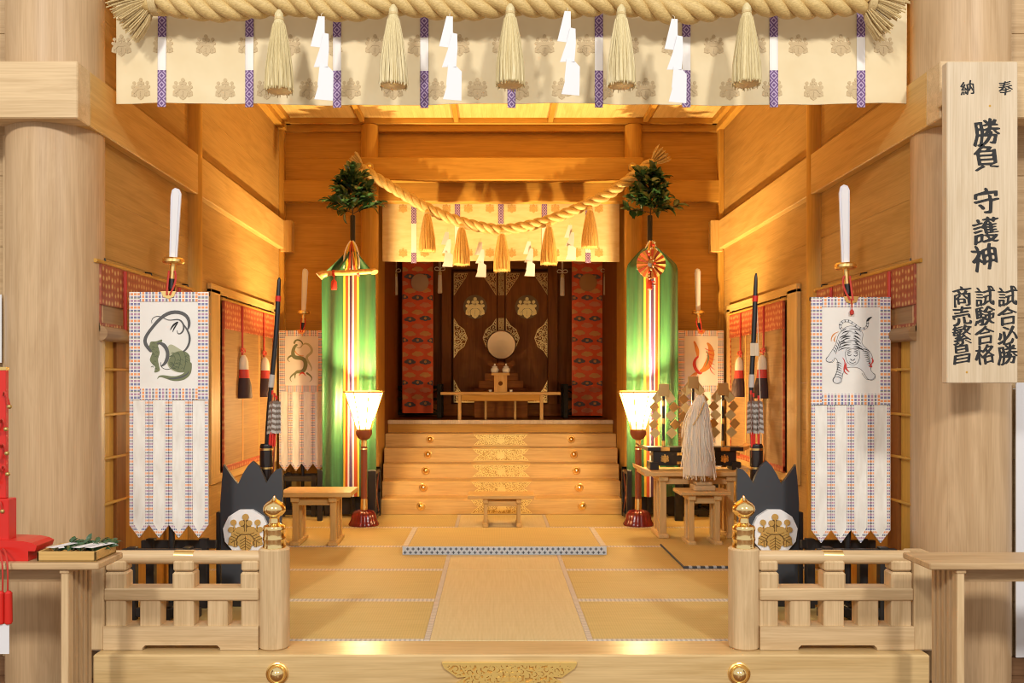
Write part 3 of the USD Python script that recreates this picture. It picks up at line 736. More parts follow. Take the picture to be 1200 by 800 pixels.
for i, (px, a) in enumerate([(524, 272), (563, 284), (620, 283), (668, 264)]):
    lab = ordinal(i, 4) + ' of the four white zigzag papers on the slack sanctuary rope'
    loc = (UX(px, Yq), Yq - .02, UZ(a, Yq))
    if first is None: first = make_shide('paper_streamer', lab, 'zigzag papers on the sanctuary rope', loc, .36, .135, -.006)
    else: dup(first, loc, lab)

# ================================================================== RAILINGS AND FINIALS
YRL = 4.585
def railing(s):
    X = (lambda px: UX(px, YRL))
    if s < 0: newel, ends, blocks, posts, endp = 321.5, (127, 306), [139.5, 218, 297], [139.5, 179.5, 218.5, 258, 297], (109, 127)
    else: newel, ends, blocks, posts, endp = 871.5, (887, 1065), [897, 974.5, 1052.5], [897, 934.5, 973.5, 1013.5, 1052], (1065, 1087)
    nx = X(newel); d = .045
    t = Thing('railing', 'low pale railing with round newel post ' + SIDE[s], 'railing', (nx, YRL, 0))
    x0, x1 = X(ends[0]), X(ends[1])
    t.part('newel_post', cyl(nx, YRL, 0, UZ(641, YRL), .078, 40, .008), 'pale_z', smooth=40)
    zr = UZ(652.5, YRL)
    tr = t.part('top_rail', tube([(x0 + (.03 if s < 0 else 0), YRL, zr), ((x0 + x1) / 2, YRL, zr), (x1, YRL, zr)], .035, 24), 'pale_x', smooth=50)
    gx = X(217 if s < 0 else 975)
    t.part('rail_band', tube([(gx - .05, YRL, zr + .004), (gx + .05, YRL, zr + .004)], .0335, 24), 'gold', tr)
    for px in blocks:
        a, b = X(px) - .055, X(px) + .055
        a, b = max(a, min(x0, x1)), min(b, max(x0, x1))
        t.part('bearing_block', box(a + .003, b - .003, YRL - d, YRL + d, UZ(667, YRL), zr - .012, .008), 'pale_z')
        t.part('lower_block', box(a, b, YRL - d - .006, YRL + d + .006, UZ(689.5, YRL), UZ(668, YRL), .01), 'pale_z')
    t.part('middle_rail', box(x0, x1, YRL - d - .012, YRL + d + .012, UZ(703.5, YRL - .05), UZ(689, YRL - .05), .006), 'pale_x')
    for px in posts:
        a, b = max(X(px) - .052, x0), min(X(px) + .052, x1)
        t.part('baluster', box(a, b, YRL - d, YRL + d, .09, UZ(703, YRL - .05) + .004, .005), 'pale_z')
    g = sbox(x0, 0.002, x1, UZ(734, YRL - .06))
    c0, c1 = X(172 if s < 0 else 931), X(262 if s < 0 else 1022)
    g = g.difference(Polygon([(c0, -.1), (c0, .012), (c0 + .015, .026), (c1 - .015, .026), (c1, .012), (c1, -.1)]))
    t.part('bottom_rail', extr(g, YRL - d - .015, YRL + d + .015), 'pale_x')
    t.part('end_post', box(X(endp[0]) - .0, X(endp[1]), YRL - .06, YRL + .07, .0, UZ(652, YRL) + (.03 if s > 0 else 0), .006), 'pale_z')
    f = Thing('finial', 'shiny gilt onion finial capping the newel post ' + SIDE[s], 'finial', (nx, YRL, UZ(641, YRL)))
    k = .0585
    f.part('body', lathe([(k, 0), (k, .008), (k * .96, .012), (k * .96, .036), (k, .040), (k, .052), (k * .96, .056), (k * .96, .086), (k, .090), (k, .104), (k * .92, .112), (k * .62, .118), (k * .45, .128), (k * .42, .150), (k * .50, .156), (k * .50, .162)], 40), 'gold_bright', local=True, smooth=40)
    f.part('bulb', lathe([(k * .48, .160), (k * .72, .166), (k * .96, .184), (k * 1.0, .200), (k * .92, .216), (k * .70, .230), (k * .42, .240), (k * .20, .250), (k * .13, .258), (k * .10, .264), (.001, .267)], 40), 'gold_bright', local=True, smooth=40)
for s in (-1, 1): railing(s)

# ================================================================== LANTERNS
def lantern(px, near):
    Y = 8.48; x = UX(px, Y)
    t = Thing('floor_lamp', 'glowing tapered paper floor lamp on a maroon stand beside ' + near, 'lamp', (x, Y, 0))
    n = 8; ang = np.arange(n) * 2 * PI / n + PI / n
    zt, zb, rt, rb = UZ(459, Y), UZ(503, Y), .185, .068
    zs = np.linspace(zb, zt, 7); rs = rb + (rt - rb) * ((zs - zb) / (zt - zb)) ** 1.08
    ring = lambda r, z: np.stack([r * np.cos(ang), r * np.sin(ang), np.full(n, z)], 1)
    v = np.vstack([ring(r, z) for r, z in zip(rs, zs)]); f = []
    for i in range(len(zs) - 1):
        for j in range(n):
            a, b = i * n + j, i * n + (j + 1) % n
            f += [(a, b, b + n), (a, b + n, a + n)]
    sh = t.part('shade', trimesh.Trimesh(v, np.array(f), process=False), 'lamp_paper', local=True, smooth=False)
    for j in range(n):
        t.part('shade_rib', tube([((r + .003) * math.cos(ang[j]), (r + .003) * math.sin(ang[j]), z) for r, z in zip(rs, zs)], .006, 6), 'ochre_z', sh, local=True)
    def hoop(r, z, w, nm):
        p = [(r * math.cos(a), r * math.sin(a), z) for a in list(ang) + [ang[0]]]
        t.part(nm, cat([tube([p[i], p[i + 1]], w, 6) for i in range(n)]), 'ochre_z', sh, local=True)
    hoop(rt + .006, zt, .009, 'shade_rim'); hoop(rb + .005, zb, .007, 'shade_hoop'); hoop(rb + .028, zb + .075, .004, 'shade_hoop')
    t.part('bulb', sphere((0, 0, zb + .12), .04), 'bulb', local=True)
    t.part('socket', lathe([(.02, zb - .105), (.055, zb - .085), (.078, zb - .045), (.078, zb - .015), (.066, zb), (.02, zb + .01)], 24), 'redbrown', local=True)
    t.part('collar', lathe([(.034, zb - .19), (.026, zb - .16), (.026, zb - .10), (.04, zb - .095)], 20), 'brass', local=True)
    t.part('pole', cyl(0, 0, .25, zb - .16, .031, 24), 'redbrown', local=True)
    t.part('ferrule', lathe([(.04, .12), (.034, .14), (.033, .24), (.022, .27)], 20), 'brass', local=True)
    rip = lambda a, z: 1 + .045 * np.abs(np.sin(a * 8)) * (z < .14)
    ba = t.part('base', lathe([(.135, 0), (.140, .012), (.128, .035), (.118, .06), (.112, .10), (.090, .135), (.045, .15)], 96, ripple=rip), 'maroon', local=True, smooth=50)
    L = UsdLux.SphereLight.Define(stage, t.path + '/lamp_light')
    L.CreateRadiusAttr(.045); L.CreateIntensityAttr(LANTERN_POWER); L.CreateColorAttr(Gf.Vec3f(*LANTERN_COLOR)); L.AddTranslateOp().Set((0, 0, zb + .20))
put('bulb', {'e': ('emission', {'color': LANTERN_COLOR, 'strength': 40.0})}, [], 'e.emission')
lantern(426.5, 'the low bare table'); lantern(748, 'the offering table with zigzag wands')

# ================================================================== SAKAKI POLES WITH GREEN SILK
def leaf_mesh(base, d, up, L, W):
    d = np.array(d, float); d /= np.linalg.norm(d); s = np.cross(d, up); s /= np.linalg.norm(s) + 1e-9; n = np.cross(s, d)
    pr = [(0, .0, 0), (.25, .36, .05), (.55, .5, .04), (.82, .28, -.03), (1, 0, -.12)]
    v = [np.array(base) + d * L * a + n * L * c for a, b, c in pr]
    v += [np.array(base) + d * L * a + s * W * b + n * (L * c + W * .18) for a, b, c in pr[1:4]]
    v += [np.array(base) + d * L * a - s * W * b + n * (L * c + W * .18) for a, b, c in pr[1:4]]
    f = [(0, 5, 1), (1, 5, 6), (1, 6, 2), (2, 6, 7), (2, 7, 3), (3, 7, 4), (0, 1, 8), (1, 9, 8), (1, 2, 9), (2, 10, 9), (2, 3, 10), (3, 4, 10)]
    return trimesh.Trimesh(np.array(v), np.array(f), process=False)
def sakaki(t, x, y, z, H, R, seed, nb=24, L=.118, spread=None):
    """Leafy branch from (x, y, z) up: a fan of twigs, lower ones spreading."""
    rr = random.Random(seed); stems = [tube([(x, y, z - .06), (x + .01, y, z + H * .5), (x, y, z + H * .9)], .007, 6)]; leaves = []
    for k in range(nb):
        h = z + H * (.02 + .72 * k / nb); a = k * 2.4 + rr.uniform(-.3, .3); f = (1 - .66 * (k / nb)) * rr.uniform(.62, 1.0)
        tip = np.array([x + R * f * math.cos(a), y + R * .7 * f * math.sin(a), h + H * rr.uniform(.08, .22)])
        b = np.array([x, y, h]); stems.append(tube([b, (b + tip) / 2 + [0, 0, .02], tip], .004, 5))
        m = int(9 + 5 * f)
        for i in range(m):
            q = .22 + .78 * (i + .5) / m; p = b + (tip - b) * q; d = (tip - b) / np.linalg.norm(tip - b) + np.array([rr.gauss(0, .65), rr.gauss(0, .65), rr.gauss(.05, .5)])
            leaves.append(leaf_mesh(p, d, (rr.gauss(0, .35), -.5 + rr.gauss(0, .4), .8), L * rr.uniform(.8, 1.2), L * .52))
    for i in range(12):
        leaves.append(leaf_mesh((x + rr.gauss(0, .02), y, z + H * (.78 + .014 * i)), (rr.gauss(0, .5), rr.gauss(0, .5), .9), (0, -1, .3), L, L * .5))
    br = t.part('branch', cat(stems), 'stem')
    t.part('foliage', cat(leaves), 'leaf', br, smooth=40, kind='stuff')
def silk_pole(px, ex, s):
    Y = 8.90; x = UX(px, Y); ztop = UZ(252, Y)
    near = 'beside the dragon banner' if s < 0 else 'beside the phoenix banner'
    t = Thing('silk_hung_pole', 'black pole with leafy branch and long green striped silk ' + near, 'ceremonial pole', (x, Y, 0))
    t.part('pole', cyl(x, Y + .02, .05, ztop, .026, 20), 'black_lacquer')
    sakaki(t, x, Y, ztop, UZ(196, Y) - ztop, .30, 11 if s < 0 else 12)
    xl, xr = UX(ex[0], Y), UX(ex[1], Y); zb = UZ(581, Y); zsh = UZ(ex[2], Y); zt = UZ(ex[3], Y)
    def fx(u, v):
        z = zt + (zb - zt) * v; k = np.clip((zt - z) / (zt - zsh), 0, 1) ** (.8 if s > 0 else 1.15)
        lo = x - .06 + (xl - x + .06) * k; hi = x + .06 + (xr - x - .06) * k
        xx = lo + (hi - lo) * u
        amp = .030 * (1 - .3 * k)
        return xx, Y - .035 + amp * np.sin(u * 19 + v * 2.2 + s) - .02 * np.sin(u * PI), z
    us, vs = np.linspace(0, 1, 60), np.linspace(0, 1, 40) ** 1.3
    t.part('green_cloth', sheet(us, vs, fx, .006), 'green_silk', smooth=True, label='long green silk cloth')
    cc = (UX(412.5, Y) - xl) / (xr - xl) if s < 0 else (UX(763, Y) - xl) / (xr - xl); hw = 9.2 / F * Y / (xr - xl)
    cols = ['silk_yellow', 'silk_red', 'silk_white', 'silk_purple', 'silk_white', 'silk_red', 'silk_yellow']; ws = [.8, 1.2, .7, 1.2, .7, 1.2, .8]; tot = sum(ws); a = cc - hw
    for c, w in zip(cols, ws):
        b = a + 2 * hw * w / tot
        def fs(u, v, a=a, b=b):
            X, Yy, Z = fx(u, v); return X, Yy - .008, Z
        t.part('silk_stripe', sheet(np.linspace(a, b, 5), vs, fs, .004), c, smooth=True); a = b
    # looped silks round the pole above the cloth
    for k in (-1, 1):
        for q, c in enumerate(('silk_red', 'silk_yellow', 'silk_white')):
            o = k * (.012 + .018 * q)
            p = spline([(x + o * .2, Y - .04, UZ(283, Y)), (x + o * 1.3, Y - .055, UZ(296, Y)), (x + o * 1.6, Y - .06, UZ(315, Y))], 10)
            t.part('silk_loop', tube(p, .010, 6), c)
    # black lacquered foot
    for a_, b_ in ((xl - .02, xl + .03), (xr - .06, xr + .02)):
        t.part('stand_leg', box(a_, b_, Y - .18, Y - .14, 0, .5, .004), 'black_lacquer'); t.part('stand_leg', box(a_, b_, Y + .16, Y + .20, 0, .5, .004), 'black_lacquer')
    for z in (.02, .24, .46):
        t.part('stand_rail', box(xl - .02, xr + .02, Y + .16, Y + .19, z, z + .04, .004), 'black_lacquer')
    t.part('stand_panel', box(xl, xr, Y + .12, Y + .15, .02, .47, .004), 'black_lacquer')
    e = xr + .0 if s < 0 else xl - .0
    for q in ((0.03, .46), (.46, .03)): t.part('stand_brace', tube([(e, Y - .15, q[0]), (e, Y + .17, q[1])], .008, 6), 'redbrown')
    for z in (.03, .47): t.part('stand_rail', box(e - .015, e + .015, Y - .17, Y + .19, z - .02, z + .015, .003), 'black_lacquer')
    return x, Y
def polefix(): pass
xl_, Yl_ = silk_pole(413, (378, 441, 322, 296), -1)
xr_, Yr_ = silk_pole(762, (734, 794, 312, 290), 1)
# brocade-wrapped sword tied across the dragon-side silk
zs_ = UZ(321, 8.78)
t = Thing('wrapped_sword', 'sword in a gold brocade bag tied across the green silk', 'sword', (xl_, 8.78, zs_))
p = spline([(UX(374, 8.78), 8.78, UZ(324, 8.78)), (UX(388, 8.78), 8.78, UZ(320, 8.78)), (UX(410, 8.78), 8.77, UZ(319.5, 8.78)), (UX(430, 8.78), 8.78, UZ(318, 8.78)), (UX(439, 8.78), 8.78, UZ(319, 8.78))], 30)
t.part('bag', tube(p, np.interp(np.arange(30), [0, 3, 6, 24, 27, 29], [.045, .036, .027, .027, .032, .038]), 14), 'brocade_gold', smooth=60)
for px in (391, 420): t.part('tie', tube([(UX(px, 8.78) - .012, 8.78, UZ(320, 8.78)), (UX(px, 8.78) + .012, 8.78, UZ(320, 8.78))], .032, 12), 'red_cord')
t.part('cord', tube([(UX(392, 8.78), 8.755, UZ(321, 8.78)), (UX(392, 8.78), 8.75, UZ(329, 8.78))], .006, 6), 'red_cord')
t.part('red_tassel', lathe([(.012, .0), (.028, -.02), (.032, -.08), (.026, -.10)], 16, (UX(392, 8.78), 8.75, UZ(328, 8.78))), 'red_cord')
# pleated rosette on the phoenix-side silk
rx, ry, rz = UX(763, 8.76), 8.76, UZ(309, 8.76)
t = Thing('rosette_mirror', 'pleated red and gold rosette with beads on the green silk', 'rosette', (rx, ry, rz))
for k in range(28):
    a0, a1 = k * 2 * PI / 28, (k + 1) * 2 * PI / 28
    R = .142; g = Polygon([(rx + .03 * math.cos(a0), rz + .03 * math.sin(a0)), (rx + R * math.cos(a0), rz + R * math.sin(a0)), (rx + R * 1.02 * math.cos((a0 + a1) / 2), rz + R * 1.02 * math.sin((a0 + a1) / 2)), (rx + R * math.cos(a1), rz + R * math.sin(a1)), (rx + .03 * math.cos(a1), rz + .03 * math.sin(a1))])
    t.part('pleat', rot(extr(g, ry - .006, ry + .006), 12 if k % 2 else -12, (math.cos((a0 + a1) / 2), 0, math.sin((a0 + a1) / 2)), (rx, ry, rz)), ('silk_maroon', 'brocade_gold', 'silk_red', 'brocade_gold')[k % 4])
t.part('centre_disc', xf(lathe([(.04, 0), (.038, .015), (.001, .022)], 20), [[1, 0, 0], [0, 0, -1], [0, 1, 0]], (rx, ry - .004, rz)), 'mirror')
for k in range(-7, 8):
    t.part('bead', sphere((rx + .028 * math.cos(k * .9), ry - .035, rz + k * .030), .013, sub=1), 'mirror' if k % 3 else 'red_lacquer')
t.part('red_tassel', lathe([(.012, 0), (.024, -.02), (.028, -.09), (.02, -.10)], 14, (rx - .02, ry - .03, rz - .16)), 'red_cord')

# ================================================================== BANNERS
def genbu(P):
    q = lambda *a: [P((x - 125) / 362, (y - 130) / 530) for x, y in a]; k = 1 / 362
    S = []
    def blob(*a):
        p = np.array(q(*a)); p = np.vstack([p, p[:1]]); return Polygon([tuple(c) for c in spline(p, 70)]).buffer(0)
    S.append(('ink_pale', blob((300, 405), (335, 395), (385, 425), (430, 450), (438, 500), (425, 545), (380, 562), (330, 550), (300, 520), (290, 460))))
    S.append(('ink_green', blob((330, 445), (385, 430), (430, 452), (438, 510), (420, 552), (370, 560), (320, 535), (302, 500))))
    S.append(('ink_green', blob((186, 392), (200, 372), (230, 370), (262, 360), (256, 382), (238, 398), (248, 440), (238, 480), (248, 535), (240, 556), (215, 560), (222, 535), (204, 510), (188, 480), (202, 440), (186, 420))))
    rr = random.Random(8)
    for k in range(26):
        x, y = rr.uniform(315, 425), rr.uniform(440, 545); S.append(('ink_moss', stroke(q((x - 12, y), (x, y - 7), (x + 12, y + 2)), [.001, .004, .001], 6)))
    for k in range(16):
        x, y = rr.uniform(200, 238), rr.uniform(385, 545); S.append(('ink_moss', stroke(q((x - 8, y), (x, y - 6), (x + 9, y + 2)), [.001, .004, .001], 6)))
    for a_ in ([(328, 448), (345, 480), (330, 525)], [(360, 436), (378, 480), (362, 545)], [(395, 432), (412, 480), (398, 550)]): S.append(('ink_moss', stroke(q(*a_), .003, 12)))
    S.append(('ink_green', stroke(q((437, 510), (425, 560), (390, 590), (330, 598), (270, 585), (235, 600)), [.022, .034, .034, .026, .014, .002])))
    S.append(('ink_grey', stroke(q((430, 555), (395, 585), (340, 598), (300, 596)), [.004, .010, .008, .003])))
    S.append(('ink_grey', stroke(q((190, 428), (165, 395), (160, 350), (200, 290), (255, 230), (320, 195), (385, 198), (425, 230), (432, 275), (418, 300)), [.016, .020, .018, .016, .018, .020, .020, .018, .014, .004])))
    S.append(('ink_grey', stroke(q((395, 265), (425, 310), (436, 355), (425, 400), (400, 430)), [.006, .010, .012, .011, .008])))
    S.append(('ink_grey', stroke(q((235, 385), (275, 395), (298, 440), (290, 490), (262, 520)), [.008, .022, .020, .020, .008])))
    S.append(('ink_grey', stroke(q((200, 260), (212, 225), (255, 220), (300, 240), (350, 238), (380, 245), (398, 275), (392, 310), (370, 325), (358, 305)), [.002, .003, .004, .004, .006, .008, .009, .008, .006, .002])))
    S.append(('ink', stroke(q((360, 255), (335, 272), (316, 300)), [.008, .010, .003]))); S.append(('ink', stroke(q((358, 262), (340, 290), (330, 312)), [.005, .007, .002])))
    S.append(('ink_grey', stroke(q((255, 500), (270, 535), (310, 540), (335, 510)), .0025)))
    return S
def byakko(P):
    q = lambda *a: [P((x - 140) / 340, (y - 158) / 500) for x, y in a]
    S = []
    sil = [(250, 305), (275, 278), (315, 268), (355, 285), (380, 315), (374, 362), (400, 395), (434, 440), (430, 490), (428, 525), (450, 550), (445, 574), (412, 574), (385, 535), (350, 508), (300, 505), (272, 520), (260, 560), (252, 592), (222, 598), (208, 580), (222, 545), (236, 505), (232, 468), (215, 452), (205, 474), (175, 474), (166, 460), (182, 436), (200, 408), (222, 372), (232, 335)]
    p = np.array(q(*sil)); p = np.vstack([p, p[:1]]); bd_ = Polygon([tuple(c) for c in spline(p, 150)]).buffer(.0005)
    S.append(('tiger_white', bd_)); S.append(('ink_grey', bd_.boundary.buffer(.0011)))
    rr = random.Random(4)
    tail = [(262, 290), (248, 262), (268, 240), (300, 240), (335, 262), (375, 284), (405, 268), (408, 240), (428, 218)]
    tp_ = np.array(q(*tail)); tg_ = stroke(tp_, [.012, .014, .014, .013, .012, .011, .011, .010, .006], 40); S.append(('tiger_white', tg_)); S.append(('ink_grey', tg_.boundary.buffer(.0008)))
    tl = spline(tp_, 40)
    for k in range(2, 38, 3):
        d = tl[k + 1] - tl[k - 1]; d = d / np.linalg.norm(d); n_ = np.array([-d[1], d[0]]); S.append(('ink', stroke([tl[k] - n_ * .006, tl[k] + n_ * .006], .0038, 4)))
    S.append(('ink', stroke(q((404, 240), (414, 228), (432, 216)), [.006, .012, .003])))
    for k in range(11):      # saddle stripes down the back
        y = 288 + k * 11 + rr.uniform(-3, 3); x0_ = 246 - k * 2.2 + (k % 3) * 9; x1_ = 372 + (k > 6) * (k - 6) * 5 - (k % 2) * 10; m_ = (x0_ + x1_) / 2 + rr.uniform(-24, 24)
        S.append(('ink', stroke(q((x0_ + 4, y + 16), (x0_ + 28, y + 1), (m_ - 8, y - 5 + rr.uniform(-6, 8))), [.001, rr.uniform(.004, .009), .001], 10)))
        S.append(('ink', stroke(q((m_ + 10, y - 3), (x1_ - 26, y + 1), (x1_ - 4, y + 17)), [.001, rr.uniform(.004, .009), .001], 10)))
    for k in range(5): S.append(('ink', stroke(q((204 + k * 8, 404 - k * 14), (216 + k * 7, 412 - k * 12), (222 + k * 7, 430 - k * 10)), [.001, .0045, .001], 6)))
    for k in range(9): S.append(('ink', stroke(q((372 + k * 5, 402 + k * 12), (398 + k * 3, 402 + k * 12), (420 + k, 418 + k * 12)), [.001, .005, .001], 6)))
    for k in range(7): S.append(('ink', stroke(q((226 + (k > 3) * -4, 476 + k * 14), (240, 478 + k * 14), (256, 488 + k * 14)), [.001, .004, .001], 6)))
    hd = [(286, 402), (300, 396), (320, 398), (345, 398), (358, 408), (362, 440), (350, 478), (322, 492), (294, 480), (280, 450), (278, 420)]
    p = np.array(q(*hd)); p = np.vstack([p, p[:1]]); h_ = Polygon([tuple(c) for c in spline(p, 60)]).buffer(.0003); S.append(('ink_grey', h_.boundary.buffer(.0012)))
    for x, y in ((302, 436), (338, 438)): S.append(('ink', stroke(q((x - 10, y - 2), (x, y + 3), (x + 9, y - 3)), .0035, 6)))
    for d in (-1, 1):
        for k in range(3): S.append(('ink', stroke(q((320 + d * 8, 404 + k * 8), (320 + d * 22, 406 + k * 9), (320 + d * 34, 414 + k * 10)), [.001, .004, .001], 6)))
    S.append(('ink', stroke(q((308, 458), (320, 466), (332, 458)), .004, 6))); S.append(('ink', stroke(q((302, 474), (320, 482), (338, 474)), .003, 6)))
    for a in ([(180, 440), (165, 465), (185, 475), (205, 462)], [(215, 560), (205, 585), (225, 598), (250, 585)], [(410, 575), (440, 572), (452, 552), (440, 542)], [(230, 480), (228, 530), (212, 570)], [(262, 540), (252, 570), (248, 588)], [(375, 540), (400, 572), (415, 575)]): S.append(('ink_grey', stroke(q(*a), .002, 10)))
    for a in ([(240, 300), (205, 320), (195, 355)], [(225, 320), (212, 345), (220, 358)]): S.append(('ink_orange', stroke(q(*a), [.001, .007, .002], 10)))
    for a in ([(262, 450), (275, 490), (270, 520), (290, 545)], [(285, 480), (282, 510), (300, 530)], [(430, 450), (438, 470), (425, 490)], [(415, 480), (430, 500), (418, 502)]): S.append(('ink_red', stroke(q(*a), [.002, .010, .003], 10)))
    return S
def ryu(P):
    q = lambda *a: [P(x, y) for x, y in a]; S = []
    S.append(('ink_green', stroke(q((.35, .18), (.25, .28), (.28, .42), (.50, .45), (.62, .55), (.55, .70), (.38, .72), (.30, .85)), [.02, .035, .04, .04, .042, .04, .032, .008])))
    S.append(('ink_pale', stroke(q((.50, .20), (.72, .18), (.80, .32), (.66, .42), (.74, .56), (.78, .70)), [.01, .022, .026, .024, .02, .006])))
    for a in ([(.28, .14), (.40, .08), (.52, .14), (.48, .22), (.34, .22)], [(.30, .75), (.16, .84), (.20, .92)], [(.66, .75), (.80, .84), (.74, .92)], [(.18, .40), (.08, .46), (.14, .52)]): S.append(('ink_green', stroke(q(*a), [.02, .012, .004])))
    S.append(('ink_red', stroke(q((.42, .80), (.52, .74), (.62, .80)), [.004, .02, .006]))); S.append(('ink_orange', stroke(q((.30, .30), (.40, .38), (.55, .40)), .008)))
    return S
def suzaku(P):
    q = lambda *a: [P(x, y) for x, y in a]; S = []
    S.append(('ink_orange', stroke(q((.70, .15), (.80, .35), (.70, .58), (.50, .70)), [.02, .07, .075, .03])))
    S.append(('ink_orange', stroke(q((.30, .12), (.38, .28), (.40, .42)), [.02, .04, .02]))); S.append(('ink_red', stroke(q((.40, .42), (.30, .58), (.40, .72), (.52, .74)), [.02, .035, .03, .012])))
    for k in range(6): S.append(('ink_red', stroke(q((.62 + .03 * k, .25 + .07 * k), (.80, .30 + .08 * k), (.92, .28 + .1 * k)), [.006, .008, .002], 10)))
    for k in range(3): S.append(('ink_orange', stroke(q((.40, .72), (.30 - .06 * k, .84), (.18 + .1 * k, .94)), [.014, .010, .003], 10)))
    S.append(('ink_green', stroke(q((.66, .30), (.72, .45), (.62, .62)), [.004, .02, .004])))
    return S
def banner(px, Y, ytop, beast, what, drawer, sword_px, sword_top, tiltdeg=0.0):
    x = UX(px, Y); zt = UZ(ytop, Y); W = .464; H = 1.44
    t = Thing('banner', 'plaid-edged banner painted with ' + what + ', sword on top', 'banner', (x, Y, 0))
    bw = .062; zp = zt - .63
    def lb(x0, x1, y0, y1, z0, z1, b=.001): return box(x + x0, x + x1, Y + y0, Y + y1, z0, z1, b)
    hw = W / 2
    t.part('picture_cloth', lb(-hw + .01, hw - .01, 0, .008, zp + .01, zt - .01), 'banner_white')
    t.part('picture_border', lb(-hw, -hw + bw, -.004, .010, zp, zt), 'plaid_z'); t.part('picture_border', lb(hw - bw, hw, -.004, .010, zp, zt), 'plaid_z')
    t.part('picture_border', lb(-hw + bw, hw - bw, -.004, .010, zt - .058, zt), 'plaid_x'); t.part('picture_border', lb(-hw + bw, hw - bw, -.004, .010, zp, zp + .064), 'plaid_x')
    ix0, ix1, iz0, iz1 = x - hw + bw, x + hw - bw, zp + .064, zt - .058
    P = lambda u, v: (ix0 + (ix1 - ix0) * u, iz1 - (iz1 - iz0) * v)
    lay = {}
    order = []
    for mname, g in drawer(P):
        if mname not in lay: order.append(mname); lay[mname] = []
        lay[mname].append(g if g.is_valid else g.buffer(0))
    for i, mname in enumerate(order): t.part('painted_' + beast, extr(unary_union(lay[mname]).simplify(.0004), Y - .0012 - .0006 * i, Y + .0005), mname, smooth=False, kind='stuff')
    # four pointed tails
    tw = W / 4; zb = zt - H
    for k in range(4):
        a, b = x - hw + k * tw + .0015, x - hw + (k + 1) * tw - .0015; m = (a + b) / 2
        g = Polygon([(a, zp), (b, zp), (b, zb + .075), (m, zb), (a, zb + .075)])
        inner = Polygon([(a + .019, zp + .1), (b - .019, zp + .1), (b - .019, zb + .088), (m, zb + .027), (a + .019, zb + .088)])
        us, vs = np.linspace(0, 1, 7), np.linspace(0, 1, 24)
        def ft(u, v, a=a, b=b):
            xx = a + (b - a) * u; bot = zb + .075 * np.abs(2 * u - 1)
            return xx, Y + .004 + .004 * np.sin(v * 16 + a * 40) * np.sin(u * PI), zp + (bot - zp) * v
        tl = t.part('tail', sheet(us, vs, ft, .004), 'banner_tail', smooth=True)
        t.part('tail_border', extr(g.difference(inner), Y - .003, Y + .012), 'plaid_tail', tl)
    t.part('backing', lb(-hw + .004, hw - .004, .014, .018, zb + .09, zt - .004), 'red_backing')
    # pole, cross bar, black stand
    t.part('pole', cyl(x, Y + .045, .03, zt + .05, .018, 16), 'black_lacquer')
    t.part('cross_bar', tube([(x - hw, Y + .022, zt - .01), (x + hw, Y + .022, zt - .01)], .012, 12), 'black_lacquer')
    t.part('bracket', extr(Polygon([(x - .045, zt + .004), (x + .045, zt + .004), (x + .03, zt - .03), (x, zt - .04), (x - .03, zt - .03)]), Y - .010, Y - .005), 'gold')
    for dx in (-.20, .12):
        t.part('stand_leg', lb(dx, dx + .05, -.12, -.07, 0, .42, .003), 'black_wood'); t.part('stand_leg', lb(dx, dx + .05, .16, .21, 0, .42, .003), 'black_wood')
    for z in (.02, .36):
        t.part('stand_rail', lb(-.23, .22, -.115, -.08, z, z + .05, .003), 'black_wood'); t.part('stand_rail', lb(-.23, .22, .165, .20, z, z + .05, .003), 'black_wood')
    t.part('stand_foot', lb(-.05, .05, -.12, .21, .0, .07, .003), 'black_wood')
    # sword
    zg = zt + .185; sx = x + (sword_px - px) / F * Y
    hil = t.part('sword_hilt', tube([(x + (sx - x) * .3, Y + .03, zt + .03), (sx, Y + .03, zg)], .017, 14), 'brass', smooth=60)
    t.part('grip_wrap', tube([(x + (sx - x) * .3, Y + .03, zt + .02), (x + (sx - x) * .5, Y + .03, zt + .08)], .020, 10), 'black_lacquer', hil)
    t.part('sword_guard', lathe([(.030, -.019), (.054, -.017), (.063, -.008), (.063, .008), (.054, .017), (.030, .019)], 28, (sx, Y + .03, zg)), 'gold')
    zsw = UZ(sword_top, Y); lean = .012 if sword_px > px else -.012
    bl = Polygon([(sx - .022, zg), (sx + .022, zg), (sx + .036 + lean, zsw - .035), (sx + .024 + lean, zsw - .008), (sx + lean, zsw), (sx - .018 + lean, zsw - .012), (sx - .026 + lean, zsw - .05)])
    t.part('sword_blade', extr(bl, Y + .024, Y + .036), 'white_blade')
    t.part('blade_spine', extr(bl.buffer(-.011), Y + .020, Y + .040), 'white_paper')
    for k in (-1, 1):
        t.part('cord', tube(spline([(sx + k * .016, Y + .005, zg - .06), (sx + k * .022, Y + .002, zg - .12), (x + k * .008, Y - .012, zt - .02)], 10), .006, 6), 'red_cord')
    if beast == 'tiger':
        t.part('cord', tube([(x, Y - .014, zt - .01), (x, Y - .014, zt - .075)], .003, 5), 'red_cord')
        t.part('cord_tassel', lathe([(.003, 0), (.012, -.012), (.011, -.03), (.004, -.034)], 12, (x, Y - .016, zt - .072)), 'red_cord')
    return t
banner(198, 5.20, 342, 'tortoise', 'a snake coiled round a green tortoise', genbu, 201, 219)
banner(997, 5.20, 348, 'tiger', 'a white tiger', byakko, 993, 215)
banner(353.5, 9.10, 387, 'dragon', 'a green dragon', ryu, 355, 314)
banner(821.5, 9.10, 387, 'phoenix', 'an orange phoenix', suzaku, 819, 314)

